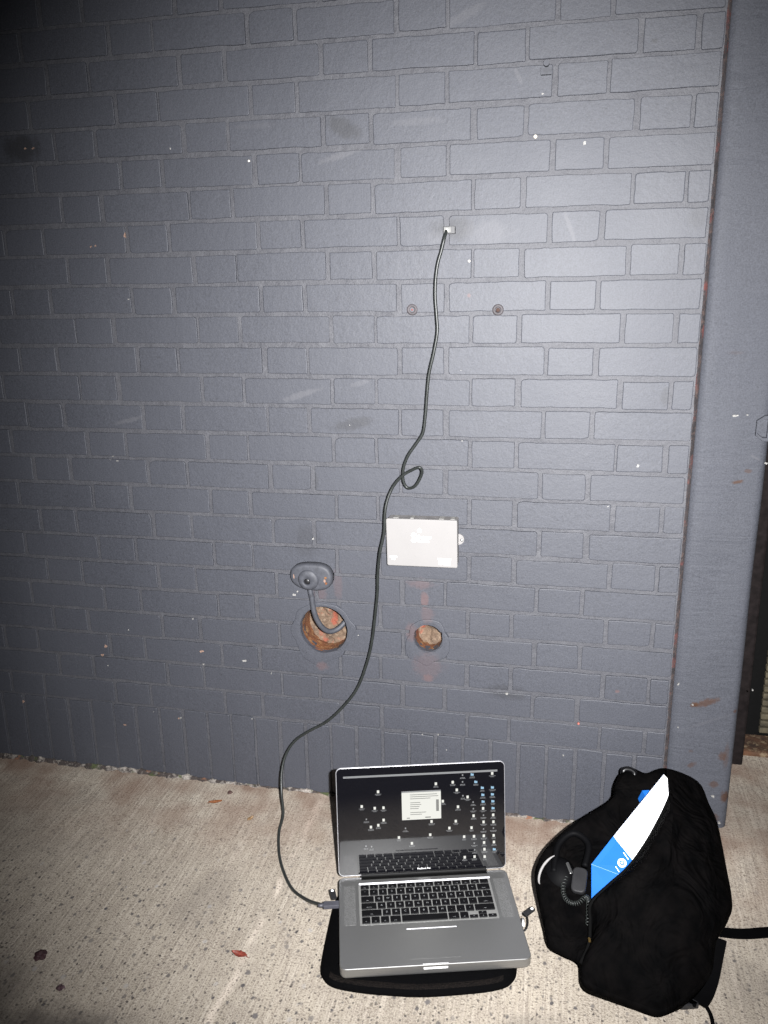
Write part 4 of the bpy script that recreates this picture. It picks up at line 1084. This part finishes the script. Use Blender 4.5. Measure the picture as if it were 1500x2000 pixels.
# a printed round mark and lines on the end flap
du = (P0b - P0).normalized(); dv = (fn.cross(du)).normalized()
if dv.dot(Q0 - P0) < 0: dv = -dv
mk = MB(); lift = fn * 0.0006
def fp(a, b): return P0 + du * a + dv * b + lift - BXO
cc = (0.050, 0.020)
def ringarc(r0, r1, a0, a1):
    n = 22; ri = []; ro = []
    for k in range(n + 1):
        a = R(a0 + (a1 - a0) * k / n)
        ri.append(fp(cc[0] + r0 * math.cos(a), cc[1] + r0 * math.sin(a))); ro.append(fp(cc[0] + r1 * math.cos(a), cc[1] + r1 * math.sin(a)))
    for k in range(n): mk.add([ri[k], ro[k], ro[k + 1], ri[k + 1]], [(0, 1, 2, 3)])
ringarc(0.0050, 0.0085, 0, 360); ringarc(0.0, 0.0022, 0, 360)
for a, b, w, h in ((0.036, 0.004, 0.016, 0.0014), (0.048, 0.034, 0.012, 0.0011)):
    mk.add([fp(a, b), fp(a + w, b + 0.001), fp(a + w, b + h + 0.001), fp(a, b + h)], [(0, 1, 2, 3)])
mk.build('printed_mark', MAT['white_print'], flap)
# the crease shows as a paler worn line
mb = MB(); mb.tube([Q0 - BXO, Q0.lerp(Q0b, 0.9) - BXO], 0.0007, 6)
MAT['crease'] = simple('worn_crease', (0.04, 0.17, 0.45), 0.5); mb.build('crease', MAT['crease'], endp)
# a second blue pack further in
mb = MB(); mb.box((-0.008, -0.008, -0.04), (0.008, 0.008, 0.0))
o = mb.build('blue_pack', MAT['blue'], None, loc=(0.3070, -0.176, 0.2255), rot=(0.35, 0.1, 0.45))
tag(o, 'small bright blue pack corner behind the white carton side', 'pack')
# headphones with a coiled lead in the mouth of the bag
HO = Vector((0.13, -0.36, 0.10))
MAT['matt_black'] = simple('matt_black_plastic', (0.0015, 0.0015, 0.0018), 0.6, 0, 0.05)
hp_ = thing('headphones', 'black headphones with silver ring and coiled lead in the backpack', 'headphones', HO)
cn = Vector((-0.35, -0.55, 0.76)).normalized(); cc_ = Vector((0.1175, -0.3480, 0.1330))
ca = cn.cross(Vector((0, 1, 0.3))).normalized(); cb = cn.cross(ca)
mb = MB(); mb.disc_dome(cc_ - cn * 0.022 - HO, cn, 0.0375, 0.025, 28, 6); cup = mb.build('ear_cup', MAT['matt_black'], hp_, smooth=True)
cam_dir = (C_LOC - cc_).normalized()
lft = -c_right; upv = c_up
ring = [cc_ + cn * 0.004 + (lft - cn * lft.dot(cn)).normalized() * 0.0290 * math.cos(R(a)) + (upv - cn * upv.dot(cn)).normalized() * 0.0340 * math.sin(R(a)) for a in range(-72, 79, 6)]  # only the lit arc of the ring: its highlight built as a pale shape
mb = MB(); mb.tube([q - HO for q in ring], [0.0026 * min(1, 0.35 + 0.13 * min(i, len(ring) - 1 - i)) for i in range(len(ring))], 8)
mb.build('silver_ring_glint', MAT['white_plastic'], cup, smooth=True)
MAT['grey_plastic'] = simple('dark_grey_plastic', (0.014, 0.014, 0.015), 0.55, 0, 0.2)
ang = 0.22
mb = MB(); slab(mb, rrect(0.029, 0.052, 0.010, 5), -0.006, 0.006, 0.003, 0.003, 3)
o = mb.build('slider_arm', MAT['grey_plastic'], hp_, smooth=True, loc=Vector((0.1675, -0.365, 0.134)) - HO, rot=(0.42, 0, -0.12))
mb = MB(); slab(mb, rrect(0.007, 0.024, 0.002, 3), -0.003, 0.003, 0.001, 0.001, 2)
o = mb.build('hinge_pin', MAT['steel'], hp_, loc=Vector((0.1475, -0.340, 0.1400)) - HO, rot=(0.42, 0, 0.45))
band = smooth_path([cc_ + cn * 0.0, (0.125, -0.295, 0.158), (0.155, -0.268, 0.172), (0.185, -0.290, 0.165), (0.178, -0.335, 0.145)], 7)
mb = MB(); mb.tube([q - HO for q in band], 0.007, 10); mb.build('headband', MAT['matt_black'], hp_, smooth=True)
base_p = smooth_path([(0.1425, -0.352, 0.130), (0.1365, -0.3754, 0.122), (0.1403, -0.3937, 0.114), (0.1523, -0.4015, 0.110), (0.167, -0.3996, 0.111), (0.1797, -0.3877, 0.116), (0.1850, -0.395, 0.116), (0.1854, -0.417, 0.1078), (0.1845, -0.440, 0.098)], 40)
hel = []; prev = None
for i, q in enumerate(base_p):
    t = (base_p[min(i + 1, len(base_p) - 1)] - base_p[max(i - 1, 0)]).normalized()
    a = t.cross(BN).normalized(); b = t.cross(a)
    th = i * 0.62
    hel.append(q + (a * math.cos(th) + b * math.sin(th)) * 0.0042)
mb = MB(); mb.tube([q - HO for q in hel], 0.0011, 6); mb.build('coiled_lead', MAT['black_rubber'], hp_, smooth=True)

# ================================================================== leaves and litter on the pavement
def leaf(name, label, cat, x, y, length, width, ang, color, curl=0.006, group=None):
    m = simple(name + '_tissue', color, 0.6, vary=0.45, scale=180)
    vs = []; fs = []; n = 12
    for i in range(n + 1):
        f = i / n; w = width * math.sin(math.pi * min(1, f * 0.97 + 0.015)) ** 0.75 * (1 - 0.25 * f)
        for j, s in enumerate((-1, -0.5, 0, 0.5, 1)):
            jag = 1 + 0.25 * mnoise.noise(Vector((f * 9, s * 3, x * 50)))
            vs.append(((f - 0.5) * length, s * w / 2 * jag, 0.0015 + curl * (abs(s) ** 2) * 0.7 + curl * 0.9 * (f - 0.5) ** 2 * 2 + 0.001 * mnoise.noise(Vector((f * 7, s * 4, 3)))))
    for i in range(n):
        for j in range(4): fs.append((i * 5 + j, (i + 1) * 5 + j, (i + 1) * 5 + j + 1, i * 5 + j + 1))
    o = put(name, new_mesh(name, vs, fs, [m], smooth=True), None, (x, y, ground_z(x, y) + 0.001), (0, 0, R(ang)))
    sd = o.modifiers.new('thickness', 'SOLIDIFY'); sd.thickness = 0.0006
    mb = MB(); mb.tube([(-length / 2 + 0.001, 0, 0.004), (-length / 2 - length * 0.14, 0.001, 0.003)], [0.0008, 0.0005], 6)
    mb.build('stalk', m, o)
    return tag(o, label, cat, group)
G = 'dry leaves on the pavement'
leaf('fallen_leaf', 'red brown dry leaf on the pavement left of the laptop sleeve', 'leaf', -0.488, -0.549, 0.034, 0.017, 172, (0.13, 0.024, 0.014), group=G)
leaf('fallen_leaf', 'orange brown dry leaf near the foot of the brick wall', 'leaf', -0.735, -0.094, 0.034, 0.013, 22, (0.13, 0.042, 0.010), group=G)
leaf('fallen_leaf', 'small tan dry leaf between the wall and the lead', 'leaf', -0.622, -0.139, 0.020, 0.012, 60, (0.15, 0.09, 0.042), group=G)
def clump(label, x, y, r, color, seed):
    m = simple('dark_clump', color, 0.7, vary=0.4, scale=200)
    bm = bmesh.new(); bmesh.ops.create_icosphere(bm, subdivisions=3, radius=r)
    for v in bm.verts:
        v.co *= 1 + 0.55 * mnoise.noise(v.co / r * 1.6 + Vector((seed, 0, 0))) + 0.2 * mnoise.noise(v.co / r * 4 + Vector((seed, 3, 0)))
        v.co.z = max(v.co.z * 0.55, -r * 0.25)
    me = bpy.data.meshes.new('clump'); bm.to_mesh(me); bm.free(); me.materials.append(m)
    o = put('dirt_clump', me, None, (x, y, ground_z(x, y) + r * 0.22))
    return tag(o, label, 'litter')
clump('dark brown clump on the pavement near the left edge', -0.881, -0.628, 0.0115, (0.030, 0.010, 0.012), 1.0)
clump('tiny dark clump beside a stain at the lower left', -0.795, -0.690, 0.0065, (0.05, 0.025, 0.03), 5.0)
clump('tiny dark crumb at the wall foot left of the lead', -0.716, -0.045, 0.0065, (0.05, 0.025, 0.02), 9.0)
